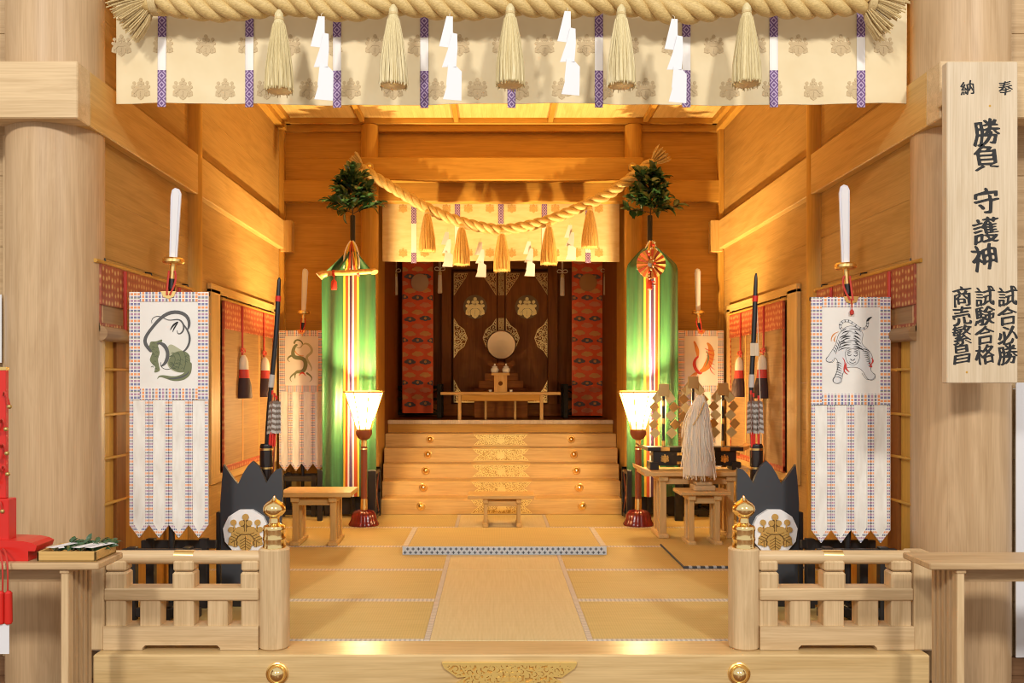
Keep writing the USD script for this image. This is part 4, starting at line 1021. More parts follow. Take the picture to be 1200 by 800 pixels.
# ================================================================== CROWN SHAPED STANDS WITH BOW AND ARROWS
def crown_stand(s):
    Y = 5.5
    X = (lambda a: UX(a, Y)) if s < 0 else (lambda a: UX(1194 - a + .5, Y))
    Z = lambda b: UZ(b, Y)
    beast = 'tortoise' if s < 0 else 'tiger'
    t = Thing('arrow_stand', 'charcoal three-pointed stand bearing a white crest plaque beside the %s banner' % beast, 'stand', (X(294), Y, 0))
    pts = [(258, 590), (260, 562), (262, 544), (268, 553), (275, 563), (279, 567), (284, 556), (290, 546), (296, 540), (303, 546), (309, 558), (312, 566), (318, 556), (324, 550), (330, 548), (331, 575), (330, 600)]
    g = Polygon([(X(a), Z(b)) for a, b in pts] + [(X(326), .0), (X(260), .0)])
    t.part('board', extr(g.buffer(0), Y, Y + .03), 'charcoal')
    Yq2 = Y - .03
    cx, cz = (UX(288, Yq2) if s < 0 else UX(908, Yq2)), UZ(623, Yq2); R = .142
    dec = Polygon([(cx + R * (1 if k % 2 else .965) * math.sin(k * PI / 11), cz + R * (1 if k % 2 else .965) * math.cos(k * PI / 11)) for k in range(22)]).intersection(sbox(cx - 1, cz - .125, cx + 1, cz + 1))
    pq = t.part('crest_plaque', extr(dec, Yq2, Y - .001), 'plaque_white', label='white rounded plaque with gilt leaf crest')
    t.part('crest', extr(place_shape(KIRI, cx, cz - .005, R * .90), Yq2 - .010, Yq2 + .001), 'gold_flat', pq)
    t.part('crest_ground', extr(place_shape(KIRI_BASE, cx, cz - .005, R * .90).intersection(dec), Yq2 - .0025, Yq2 + .001), 'gold_brown', pq)
    t.part('foot', box(X(294) - .17, X(294) + .17, Y - .10, Y - .02, 0, .06), 'black_wood')
    t.part('foot', box(X(294) - .17, X(294) + .17, Y + .06, Y + .30, 0, .06), 'black_wood')
    t.part('side_leg', box(X(253), X(258), Y + .0, Y + .06, 0, Z(600)), 'black_wood')
    # bow
    Yb = Y + .22
    bx = (lambda a: UX(a, Yb)) if s < 0 else (lambda a: UX(a, Yb))
    if s < 0: bp = [(327.5, 325), (326, 350), (323, 400), (318, 450), (314, 500), (312, 560), (310, 640)]
    else: bp = [(886, 320), (885, 350), (883, 400), (880.5, 450), (881, 500), (884, 560), (886, 640)]
    b = Thing('bow', 'tall black lacquered bow standing behind the crown-shaped stand on the %s banner side' % beast, 'bow', (bx(bp[-1][0]), Yb, .06))
    pp = spline([(bx(a), Yb, UZ(c, Yb)) for a, c in bp], 40); pp[-1, 2] = .062
    b.part('limb', tube(pp, np.interp(np.arange(40), [0, 2, 8, 39], [.004, .011, .016, .016]), 12), 'black_lacquer', smooth=60)
    for f in (6, 18, 19): b.part('binding', tube([pp[f], pp[f + 1]], .0185, 12), 'red_lacquer' if f == 6 else 'feather_white')
    b.part('string', tube([pp[0], (pp[0] + pp[-1]) / 2 + [(.03 * s), -.01, 0], pp[-1]], .0025, 5), 'cream_cord')
    if s > 0: b.part('paper_label', box(bx(878), bx(888), Yb - .022, Yb - .018, UZ(417, Yb), UZ(402, Yb), .001), 'sign_wood')
    # arrows in a black quiver
    Ya = Y + .11
    qx = [(314, 320), (318, 321.5), (322, 323)] if s < 0 else [(877, 879), (881, 883), (889, 890)]
    cxq = UX(np.mean([q[0] for q in qx]) - (6 if s < 0 else -4), Ya)
    qv = Thing('quiver', 'black quiver behind the crown-shaped stand on the %s banner side' % beast, 'quiver', (cxq, Ya, .06))
    qv.part('case', lathe([(.036, .062), (.038, .08), (.040, UZ(522, Ya)), (.034, UZ(520, Ya)), (.032, UZ(530, Ya))], 24, (cxq, Ya, 0)), 'quiver')
    for z in (UZ(526, Ya), UZ(548, Ya)): qv.part('band', lathe([(.039, z - .008), (.042, z - .006), (.042, z + .006), (.039, z + .008)], 24, (cxq, Ya, 0)), 'brass')
    for i, (a, c) in enumerate(qx):
        a_x = UX(c, Ya); ar = Thing('arrow', ('%s arrow with barred feathers in the quiver on the %s banner side') % (['leftmost', 'middle', 'rightmost'][i], beast), 'arrow', (a_x, Ya - .02 + .02 * i, UZ(540, Ya)), group='arrows in the quiver by the %s banner' % beast)
        z0, z1 = UZ(540, Ya), UZ(462 + 3 * i, Ya); b0 = np.array([cxq + (i - 1) * .016, Ya - .01 + .010 * i, .2]); e = np.array([a_x, Ya - .02 + .02 * i, z1]); dd = (e - b0) / (z1 - .2)
        pt = lambda z: b0 + dd * (z - .2)
        ar.part('shaft', tube([pt(.2), pt(z1)], .005, 8), 'redbrown'); ar.part('nock', tube([pt(z1), pt(z1 + .025)], .007, 8), 'red_lacquer')
        ar.part('red_wrap', tube([pt(UZ(523, Ya)), pt(UZ(506, Ya))], .008, 8), 'red_lacquer')
        for a3 in (0, 120, 240):
            for k in range(12):
                za, zb_ = UZ(506 - k * 3.1, Ya), UZ(506 - (k + 1) * 3.1, Ya); wd = .036 * (1 - .25 * (k / 11))
                c0 = pt(za); dx, dy = math.cos(math.radians(a3 + 10)), math.sin(math.radians(a3 + 10))
                v = np.array([[0, 0, 0], [dx * wd, dy * wd, -.012], [dx * wd, dy * wd, zb_ - za - .012], [0, 0, zb_ - za]]) + c0
                nrm = np.array([-dy, dx, 0]) * .0012
                m = trimesh.Trimesh(np.vstack([v - nrm, v + nrm]), [(0, 1, 2), (0, 2, 3), (6, 5, 4), (7, 6, 4), (0, 4, 5), (0, 5, 1), (1, 5, 6), (1, 6, 2), (2, 6, 7), (2, 7, 3), (3, 7, 4), (3, 4, 0)], process=False)
                if a3 == 0 and k == 0: lst = {'feather_white': [], 'feather_dark': []}
                lst['feather_dark' if k % 2 else 'feather_white'].append(m)
        for kk, vv in lst.items(): ar.part('feather_barbs', cat(vv), kk, smooth=False)
for s in (-1, 1): crown_stand(s)

# ================================================================== BAMBOO BLINDS ON THE SIDE WALLS
def blind(s, u0, u1, z0, bay, tassels):
    zt = 2.04
    beast = ('tortoise', 'dragon') if s < 0 else ('tiger', 'phoenix')
    where = ('rolled up beside the front column behind the %s banner' % beast[0]) if bay == 1 else ('with two tassels on the wall towards the %s banner' % beast[1])
    t = Thing('bamboo_blind', 'brocade-edged bamboo blind ' + where, 'blind', (s * WX, (u0 + u1) / 2, zt))
    D = .04
    w = lambda *a, **k: wbox(s, *a, **k)
    br = 'brocade_screen' if bay == 1 else 'brocade_bright'
    t.part('reed_sheet', w(u0 + .03, u1 - .03, D - .010, D, z0, zt - .02, b=.002), 'reed_dark' if bay == 1 else 'reed')
    t.part('brocade_band', w(u0, u1, D - .012, D + .012, zt - .24, zt - .01, b=.004), br)
    t.part('side_border', w(u0, u0 + .025, D - .012, D + .006, z0, zt - .24, b=.002), br); t.part('side_border', w(u1 - .025, u1, D - .012, D + .006, z0, zt - .24, b=.002), br)
    t.part('bottom_border', w(u0, u1, D - .012, D + .008, z0 - .01, z0 + .04, b=.002), br)
    for f in (.34, .67): t.part('woven_tape', w(u0 + (u1 - u0) * f - .012, u0 + (u1 - u0) * f + .012, D - .002, D + .004, z0 + .04, zt - .24, b=.001), 'cloud_gold')
    t.part('rod', wall_xf(tube([(u0 - .05, D, zt), (u1 + .05, D, zt)], .012, 10), s), 'ochre_y')
    for f in (.05, .5, .95): t.part('hook', wall_xf(tube([(u0 + (u1 - u0) * f, 0, zt + .03), (u0 + (u1 - u0) * f, D, zt + .025), (u0 + (u1 - u0) * f, D + .005, zt - .01)], .005, 6), s), 'black_lacquer')
    if bay == 1:
        t.part('roll', wall_xf(tube([(u0, D + .005, z0 - .02), (u1, D + .005, z0 - .02)], .042, 18), s), 'reed_dark')
        for f in (.2, .8): t.part('cord', wall_xf(tube([(u0 + (u1 - u0) * f, D + .018, zt - .02), (u0 + (u1 - u0) * f, D + .022, z0 - .05)], .012, 8), s), 'red_cord')
    for u in tassels:
        t.part('cord', wall_xf(tube([(u, D + .018, zt - .02), (u, D + .02, 1.60)], .009, 8), s), 'red_cord')
        for o in (-1, 1): t.part('cord_bow', wall_xf(tube(spline([(u, D + .02, 1.64), (u + o * .05, D + .025, 1.655), (u + o * .06, D + .025, 1.63), (u, D + .022, 1.635)], 12), .006, 6), s), 'red_cord')
        g = t.part('tassel', wall_xf(lathe([(.050, 1.40), (.066, 1.34), (.074, 1.24), (.070, 1.225)], 24, (u, D + .03, 0)), s), 'dark_tassel')
        t.part('tassel_band', wall_xf(lathe([(.0505, 1.40), (.047, 1.43), (.042, 1.475)], 24, (u, D + .03, 0)), s), 'red_cord', g)
        t.part('tassel_cap', wall_xf(lathe([(.0425, 1.475), (.040, 1.54), (.030, 1.575), (.012, 1.60)], 24, (u, D + .03, 0)), s), 'cream_cord', g)
for s in (-1, 1):
    blind(s, 4.95, 6.46, 1.66, 1, [])
    blind(s, 7.22, 8.85, .64, 2, [7.70, 8.42])

# ================================================================== TABLES
def trestle_table(name, label, cat_, x0, x1, y0, y1, h, mat, lx, posts=3, th=.035, pw=.035, feet=True, taper=0.0, overhang=None):
    t = Thing(name, label, cat_, ((x0 + x1) / 2, (y0 + y1) / 2, 0))
    t.part('table_top', box(x0, x1, y0, y1, h - th, h, .005), mat + '_x')
    for lxx in lx:
        if feet: t.part('foot', box(lxx - pw * .8, lxx + pw * .8, y0 + .02, y1 - .02, 0, .04, .008), mat + '_y')
        for k in range(posts):
            yy = y0 + .08 + (y1 - y0 - .16) * (k / (posts - 1) if posts > 1 else .5)
            t.part('leg', box(lxx - pw / 2, lxx + pw / 2, yy - .025, yy + .025, .035 if feet else 0, h - th, .004), mat + '_z')
        t.part('bearer', box(lxx - pw * .7, lxx + pw * .7, y0 + .03, y1 - .03, h - th - .045, h - th, .004), mat + '_y')
    a, b = min(lx), max(lx)
    for yy in (y0 + .08, y1 - .08): t.part('apron', box(a, b, yy - .012, yy + .012, h - th - .075, h - th - .02, .003), mat + '_x')
    return t
trestle_table('low_table', 'low wooden trestle table with nothing on it, by the dragon-side floor lamp', 'table', UX(327, 7.4), UX(412, 7.4), 7.36, 7.78, .45, 'hinoki', [UX(347, 7.45), UX(391, 7.45)], th=.04, pw=.05)
trestle_table('low_table', 'small low wooden table at the foot of the sanctuary steps', 'table', UX(548, 8.3), UX(627, 8.3), 8.30, 8.62, .305, 'hinoki', [UX(569, 8.4), UX(608, 8.4)], th=.035, pw=.035, posts=2)
AT = trestle_table('offering_table', 'pale wooden offering table under the black stand of zigzag wands', 'table', UX(751, 7.9), UX(866, 7.9), 7.72, 8.14, .585, 'honey', [UX(774, 7.9), UX(852, 7.9)], th=.04, pw=.06)
for s, xx in ((-1, UX(751, 7.9)), (1, UX(866, 7.9))):
    AT.part('upturned_end', extr(Polygon([(xx, .575), (xx - s * .05, .587), (xx - s * .0, .605), (xx + s * .035, .622), (xx + s * .03, .592)]).buffer(.002), 7.72, 8.14), 'honey_y')
trestle_table('small_stand', 'little square wooden stand carrying the white hemp wand', 'stand', UX(793, 7.5), UX(852, 7.5), 7.36, 7.66, .455, 'honey', [UX(808, 7.5), UX(838, 7.5)], th=.03, pw=.045, posts=2)

# white hemp purification wand
wx, wy = UX(819, 7.5), 7.5
t = Thing('hemp_wand', 'shaggy white hemp purification wand in a wooden block', 'ritual wand', (wx, wy, .455))
t.part('block', box(UX(811, wy), UX(836, wy), 7.42, 7.58, .456, .50, .006), 'pale_x')
t.part('block_step', box(UX(814, wy), UX(833, wy), 7.44, 7.56, .50, .525, .006), 'pale_x')
t.part('stick', cyl(UX(822, wy), wy, .52, 1.25, .013, 14), 'pale_z')
rr = random.Random(9); st = []
ztop = UZ(463, wy)
for k in range(430):
    a = rr.uniform(0, 2 * PI); q = rr.uniform(.55, 1.0); zt_ = ztop - rr.uniform(0, .08) - (0 if q > .8 else .0); L = rr.uniform(.50, .68) if rr.random() < .75 else rr.uniform(.3, .5)
    L = min(L, zt_ - .565 + rr.uniform(0, .03)); hx, hy = .022 * math.cos(a), .022 * math.sin(a)
    p = [(wx + .012 + hx, wy + hy, zt_), (wx + .01 + .075 * q * math.cos(a), wy + .075 * q * math.sin(a), zt_ - L * .22), (wx + .118 * q * math.cos(a + .1) - .004, wy + .118 * q * math.sin(a + .1), zt_ - L * .6), (wx + .142 * q * math.cos(a + .15) + rr.gauss(0, .006), wy + .142 * q * math.sin(a + .15), zt_ - L)]
    st.append(tube(spline(p, 7) + np.array([[rr.gauss(0, .0042), rr.gauss(0, .0042), 0] for _ in range(7)]), .0042, 4))
t.part('hemp_strands', cat(st), 'hemp_white', kind='stuff', smooth=60)
t.part('hemp_core', lathe([(.128, .585), (.132, .62), (.115, .85), (.080, 1.05), (.042, 1.18), (.02, 1.24), (.001, 1.26)], 24, (wx, wy, 0)), 'hemp_white')
t.part('tie_cord', tube(spline([(wx - .07, wy - .085, ztop - .25), (wx - .02, wy - .10, ztop - .16), (wx + .03, wy - .06, ztop - .06)], 12), .005, 6), 'straw')

# black lacquer wand stand with three bronze zigzag wands
YG = 7.95
t = Thing('wand_stand', 'black lacquered stand with gilt fittings on the offering table', 'stand', (UX(812, YG), YG, .585))
x0, x1 = UX(757, YG), UX(868, YG); zt, zb = UZ(521, YG), .587
bd = t.part('body', box(x0 + .055, x1 - .055, YG - .06, YG + .06, zb + .035, zt - .05, .004), 'black_lacquer')
t.part('top_board', box(x0 - .01, x1 + .01, YG - .09, YG + .09, zt - .05, zt - .015, .005), 'black_lacquer')
for s, e in ((-1, x0), (1, x1)):
    t.part('gilt_tip', extr(Polygon([(e, zt - .05), (e + s * .04, zt - .03), (e + s * .075, zt + .0), (e + s * .07, zt + .012), (e + s * .02, zt - .012), (e, zt - .012)]).buffer(.001), YG - .092, YG + .092), 'gold')
    t.part('foot', box(e - s * .06 - .04, e - s * .06 + .04, YG - .09, YG + .09, zb - .001, zb + .07, .006), 'black_lacquer')
for px in (777.5, 812, 847):
    for dx in (-.125, .125):
        for dz in (.10, .06, .14): t.part('gilt_square', box(UX(px, YG) + dx * .98 - .013, UX(px, YG) + dx * .98 + .013, YG - .064, YG - .058, zb + dz - .013, zb + dz + .013, .002), 'gold', bd) if dz != .10 else None
    t.part('gilt_crest', extr(place_shape(KIRI_SMALL, UX(px, YG), zb + .10, .042), YG - .068, YG - .058), 'gold', bd)
    t.part('gilt_bar', box(UX(px, YG) - .04, UX(px, YG) + .04, YG - .095, YG - .088, zt - .048, zt - .017, .002), 'gold')
for i, (px, ytop) in enumerate(((777.5, 455), (812, 446), (847, 454))):
    YG = 7.95 + (.04 if i == 1 else 0); gx = UX(px, YG); z0 = zt - .014; z1 = UZ(ytop, YG)
    w = Thing('zigzag_wand', ordinal(i, 3) + ' of the three bronze zigzag paper wands on the black stand', 'ritual wand', (gx, YG, z0), group='zigzag wands on the black stand')
    w.part('stick', cyl(gx, YG, z0, z1, .013, 14), 'black_lacquer')
    for a, b in ((z0, z0 + .05), (z0 + .2, z0 + .25), (z0 + .36, z0 + .41)): w.part('gilt_band', cyl(gx, YG, a, b, .0155, 14, .002), 'gold')
    w.part('head', box(gx - .048, gx + .048, YG - .016, YG - .004, z1 - .07, z1 + .04, .002), 'bronze_paper')
    for s in (-1, 1):
        for k in range(5):
            cx_ = gx + s * (.066 + (.018 if k % 2 else -.008) + .004 * k); cz_ = z1 - .09 - k * .077
            q = sbox(-.036, -.036, .036, .036); q = affinity.translate(affinity.rotate(q, 45 if k else 38, origin=(0, 0)), cx_, cz_)
            w.part('fold', rot(extr(q, YG - .012 - .005 * k, YG - .009 - .005 * k), 10 * (1 if k % 2 else -1), (0, 0, 1), (cx_, YG, cz_)), 'bronze_paper', smooth=False)
        w.part('shoulder', extr(Polygon([(gx + s * .03, z1 - .01), (gx + s * .05, z1 - .01), (gx + s * .105, z1 - .085), (gx + s * .07, z1 - .115), (gx + s * .02, z1 - .07)]), YG - .011, YG - .008), 'bronze_paper')

# raised tatami seat, thin mat
t = Thing('raised_tatami', 'raised tatami seat with blue patterned cloth edge before the steps', 'tatami seat', (0, 7.47, 0))
x0, x1, y0, y1, h = UX(471.5, 7.02), UX(711, 7.02), 7.02, 7.93, .068
t.part('mat', box(x0 + .045, x1 - .045, y0 + .004, y1 - .004, .0, h, .004), 'rush_x')
t.part('front_edge', box(x0, x1, y0, y0 + .006, .001, h - .002, .002), 'edge_blue'); t.part('back_edge', box(x0, x1, y1 - .006, y1, .001, h - .002, .002), 'edge_blue')
for a, b in ((x0, x0 + .045), (x1 - .045, x1)): t.part('side_edge', box(a, b, y0 + .007, y1 - .007, .001, h + .001, .002), 'mat_edge_y')
dm = []
n = 38
for i in range(n):
    for j in range(2):
        cx = x0 + (x1 - x0) * (i + .5 + (.5 if j else 0)) / n; cz = .019 + j * .028
        if cx > x1 - .01: continue
        c = sbox(cx - .012, cz - .0035, cx + .012, cz + .0035).union(sbox(cx - .004, cz - .011, cx + .004, cz + .011)); dm.append(extr(c, y0 - .0012, y0 + .002))
t.part('woven_pattern', cat(dm), 'edge_dark', kind='stuff')
t = Thing('thin_mat', 'thin rush mat with a dark edge on the tatami near the signboard-side railing', 'mat', (1.78, 6.97, 0))
t.part('mat', box(1.32, 2.22, 6.53, 7.42, .001, .014, .003), 'rush_x')
ed = t.part('front_edge', box(1.32, 2.22, 6.50, 6.531, .001, .016, .003), 'edge_dark')
for k in range(15): t.part('edge_knot', box(1.35 + k * .06, 1.375 + k * .06, 6.498, 6.529, .003, .018, .002), 'edge_blue', ed)
t.part('side_edge', box(1.31, 1.322, 6.50, 7.42, .001, .015, .003), 'edge_dark')

# ================================================================== INSIDE THE SANCTUARY
PF = .8955
def orange_banner(px0, px1, ybot, moon, near):
    Y = 11.75; x0, x1 = UX(px0, Y), UX(px1, Y); zb = UZ(ybot, Y)
    t = Thing('brocade_hanging', 'long orange cloud-brocade hanging with a %s disc' % moon, 'hanging', ((x0 + x1) / 2, Y, zb))
    t.part('cloth', sheet(np.linspace(x0, x1, 14), np.linspace(3.35, zb, 20), lambda u, v: (u, Y + .004 * np.sin(u * 30), v), .01), 'brocade_red', smooth=True)
    rr = random.Random(int(px0)); W = x1 - x0; k = 0; z = 2.95; cl = {'cloud_gold': [], 'cloud_blue': [], 'cloud_pale': []}
    while z > zb + .04:
        off = 0 if k % 2 else .25
        for i in range(3):
            cx = x0 + W * (off + i * .5); cz = z + rr.uniform(-.01, .01)
            g = unary_union([affinity.scale(Point(cx + d * .038, cz + e).buffer(.026, 4), 1.3, .8) for d, e in ((-1.15, 0), (-.4, .017), (.5, .014), (1.15, -.003), (0, -.012))]).intersection(sbox(x0 + .004, zb + .004, x1 - .004, 3.3))
            cl[('cloud_pale', 'cloud_gold', 'cloud_blue')[k % 3]].append(g)
        z -= .094; k += 1
    cl['cloud_gold'] += [place_shape(KIRI_SMALL, g.centroid.x, g.centroid.y + .004, .022) for g in cl['cloud_blue'] if not g.is_empty and g.area > .003]
    for nm, gs in cl.items():
        for g in gs:
            if not g.is_empty: t.part('woven_cloud', extr(g, Y - (.0105 if g.area < .0012 and nm == 'cloud_gold' else .009), Y - .003), nm, smooth=False)
    cx = (UX(px0, Y) + UX(px1, Y)) / 2 + (.012 if moon == 'gold' else .03)
    t.part('disc', xf(lathe([(.118, 0), (.116, .008), (.001, .010)], 40), [[1, 0, 0], [0, 0, -1], [0, 1, 0]], (cx, Y - .008, UZ(331, Y))), 'moon_gold' if moon == 'gold' else 'moon_pale')
    f = Thing('black_fence', 'low black lacquered fence frame behind the hanging with the %s disc' % moon, 'fence', ((x0 + x1) / 2, Y + .2, PF))
    a, b = x0 - .10, x1 + .10; h = UZ(450, Y + .15)
    for xx in (a, b): f.part('post', box(xx - .03, xx + .03, Y + .10, Y + .16, PF, h), 'black_matte')
    for z in (PF + .03, (PF + h) / 2, h - .06): f.part('rail', box(a, b, Y + .11, Y + .15, z, z + .04), 'black_matte')
    f.part('brace', tube([(a, Y + .13, PF + .05), (b, Y + .13, h - .05)], .012, 6), 'black_matte'); f.part('brace', tube([(b, Y + .13, PF + .05), (a, Y + .13, h - .05)], .012, 6), 'black_matte')
    s = -1 if px0 < 560 else 1; e = b if s < 0 else a
    f.part('side_rail', box(e - .03, e + .03, Y - .25, Y + .1, h - .06, h - .02), 'black_matte'); f.part('side_rail', box(e - .03, e + .03, Y - .25, Y + .1, PF + .02, PF + .06), 'black_matte'); f.part('post', box(e - .03, e + .03, Y - .28, Y - .22, PF, h), 'black_matte')
orange_banner(471.5, 507.5, 484, 'pale', ''); orange_banner(670, 706, 487, 'gold', '')
first = None
for i, (px, a) in enumerate(((463.5, 348), (515.5, 346), (659, 349), (710, 348))):
    Y = 11.55; loc = (UX(px, Y), Y, UZ(a - 42, Y)); lab = ordinal(i, 4) + ' of the four pale corded tassels hanging before the sanctuary doors'
    if first is None:
        first = Thing('corded_tassel', lab, 'tassel', loc, group='pale tassels before the sanctuary doors')
        for o in (-.008, .008): first.part('cord', tube([(o, 0, .25), (o, 0, -.17)], .004, 5), 'cream_cord', local=True)
        for o in (-1, 1): first.part('bow_loop', tube(spline([(0, 0, -.13), (o * .05, -.005, -.10), (o * .065, -.005, -.13), (0, 0, -.135)], 12), .006, 6), 'cream_cord', local=True)
        first.part('head', lathe([(.012, -.15), (.026, -.17), (.026, -.20), (.024, -.205)], 16), 'straw', local=True)
        first.part('skirt', lathe([(.024, -.20), (.027, -.26), (.029, -.43), (.024, -.44)], 40, ripple=lambda a, z: 1 + .06 * np.sin(a * 13)), 'cream_cord', local=True)
    else: dup(first, loc, lab)
Y = 11.0
trestle_x = [UX(539, Y), UX(634, Y)]
t = Thing('altar_table', 'long low altar table before the sanctuary doors', 'table', (UX(587, Y), Y, PF))
h = UZ(459, Y)
t.part('table_top', box(UX(517, Y), UX(656, Y), Y - .16, Y + .16, h - .035, h, .004), 'hinoki_x')
for px in (539, 634): t.part('leg', box(UX(px, Y) - .02, UX(px, Y) + .02, Y - .13, Y - .09, PF, h - .035, .003), 'hinoki_z')
for px in (569, 604): t.part('leg', box(UX(px, Y) - .014, UX(px, Y) + .014, Y + .09, Y + .13, PF, h - .035, .003), 'hinoki_z')
t.part('apron', box(UX(541, Y), UX(632, Y), Y - .12, Y - .10, h - .11, h - .035, .003), 'ochre_x')
t = Thing('offering_box', 'small wooden offering box stand with a round hole on the altar table', 'stand', (UX(586.5, Y), Y - .05, h))
a, b = UX(579, Y), UX(594, Y); zt = UZ(439.5, Y)
g = sbox(a, h + .002, b, zt).difference(Point((a + b) / 2, h + .105).buffer(.028, 10))
t.part('front', extr(g, Y - .13, Y - .12), 'hinoki_z'); t.part('back', extr(g, Y + .01, Y + .02), 'hinoki_z')
for xx in (a, b - .01): t.part('side', box(xx, xx + .01, Y - .12, Y + .01, h + .002, zt, .001), 'hinoki_z')
t.part('tray', box(a - .035, b + .035, Y - .16, Y + .05, zt, zt + .012, .002), 'hinoki_x')
for q in ((a - .035, a - .028, Y - .16, Y + .05), (b + .028, b + .035, Y - .16, Y + .05), (a - .035, b + .035, Y - .16, Y - .153), (a - .035, b + .035, Y + .043, Y + .05)): t.part('tray_rim', box(*q, zt + .01, zt + .03, .001), 'hinoki_x')
jar = None
for i, px in enumerate((579.8, 593.0)):
    lab = ('left' if i == 0 else 'right') + ' of two white lidded jars on the offering box'
    loc = (UX(px, Y), Y - .06, zt + .013)
    if jar is None:
        jar = Thing('lidded_jar', lab, 'jar', loc, group='white jars on the offering box')
        jar.part('body', lathe([(.030, 0), (.032, .006), (.045, .03), (.050, .055), (.042, .075), (.030, .083), (.028, .088)], 28), 'porcelain', local=True)
        jar.part('lid', lathe([(.034, .086), (.034, .092), (.018, .101), (.009, .106), (.012, .118), (.010, .128), (.001, .131)], 24), 'porcelain', local=True)
    else: dup(jar, loc, lab)
cup = None
for i, px in enumerate((576.5, 596.8)):
    lab = ('left' if i == 0 else 'right') + ' of two tiny white cups beside the offering box'; loc = (UX(px, Y) + (-.02 if i == 0 else .02), Y - .10, h + .001)
    if cup is None:
        cup = Thing('sake_cup', lab, 'cup', loc, group='tiny cups on the altar table')
        cup.part('cup', lathe([(.014, 0), (.016, .004), (.021, .026), (.019, .026), (.014, .008), (.001, .007)], 20), 'porcelain', local=True); cup.part('foot_ring', lathe([(.015, -.0005), (.016, .002), (.014, .005)], 20), 'porcelain', local=True)
    else: dup(cup, loc, lab)
Ym = 11.85
t = Thing('stepped_stand', 'stepped dark wooden stand behind the altar table', 'stand', (UX(587, Ym), Ym, PF))
for k, (a, b, zz0, zz1) in enumerate(((556, 618, PF, UZ(455, Ym)), (561, 613, UZ(455, Ym), UZ(446, Ym)), (568, 607, UZ(446, Ym), UZ(437, Ym)))):
    t.part('tier', box(UX(a, Ym), UX(b, Ym), Ym - .16 + .04 * k, Ym + .16 - .04 * k, zz0 + .0005, zz1, .004), 'dark_x')
t = Thing('round_mirror', 'round bronze mirror on a cloud-shaped stand before the doors', 'mirror', (UX(587.5, Ym), Ym, UZ(437, Ym)))
mx_, mz_ = UX(587.5, Ym), UZ(404, Ym); R = .198
t.part('disc', rot(xf(lathe([(R * .97, -.012), (R, -.008), (R, .004), (R * .95, .010), (R * .93, .006), (.001, .0062)], 56), [[1, 0, 0], [0, 0, -1], [0, 1, 0]], (mx_, Ym, mz_)), 12, (1, 0, 0), (mx_, Ym, mz_)), 'mirror')
cl = unary_union([Point(mx_ + dx, UZ(437, Ym) + dz).buffer(r) for dx, dz, r in ((-.09, .09, .05), (.09, .09, .05), (-.15, .13, .035), (.15, .13, .035), (0, .09, .06), (-.05, .05, .05), (.05, .05, .05))]).union(sbox(mx_ - .16, UZ(437, Ym), mx_ + .16, UZ(437, Ym) + .03))
t.part('cloud_stand', extr(cl.buffer(0).intersection(sbox(-5, UZ(437, Ym) + .001, 5, 9)), Ym + .02, Ym + .06), 'dark_x')

# ================================================================== HALL TABLES, SIGN, RED BELL STAND
def hall_table(s):
    Y0, Y1 = 4.0, 4.27; xe = UX(115 if s < 0 else 1090, Y0); xo = xe + s * 1.25; z = UZ(660, Y0)
    t = Thing('side_table', 'narrow wooden side table with slatted legs holding %s' % ('the leafy tray and red bell stand') if s < 0 else 'narrow wooden side table with slatted legs and nothing on it, below the signboard', 'table', ((xe + xo) / 2, 4.13, HF))
    th = .030
    t.part('table_top', box(xe, xo, Y0, Y1, z - th, z, .005), 'cedar_x')
    for lx, far in ((xe + s * .17, False), (xo - s * .17, True)):
        fr = UX(78 if s < 0 else 1123.5, Y0 + .04) if not far else lx
        t.part('leg', box(fr - .017, fr + .017, Y0 + .02, Y0 + .07, HF, z - th, .003), 'pale_z')
        for k in range(4):
            yy = Y0 + .095 + k * .047
            t.part('slat', box(fr - .014, fr + .014, yy, yy + .028, HF, z - th - .002, .003), 'cedar_z')
        t.part('bearer', box(fr - .022, fr + .022, Y0 + .015, Y1 - .02, z - th - .02, z - th, .003), 'cedar_y')
    t.part('apron', box(xe + s * .18, xo - s * .18, Y0 + .10, Y0 + .12, z - th - .075, z - th, .003), 'cedar_x')
    return z
TZ = hall_table(-1); hall_table(1)
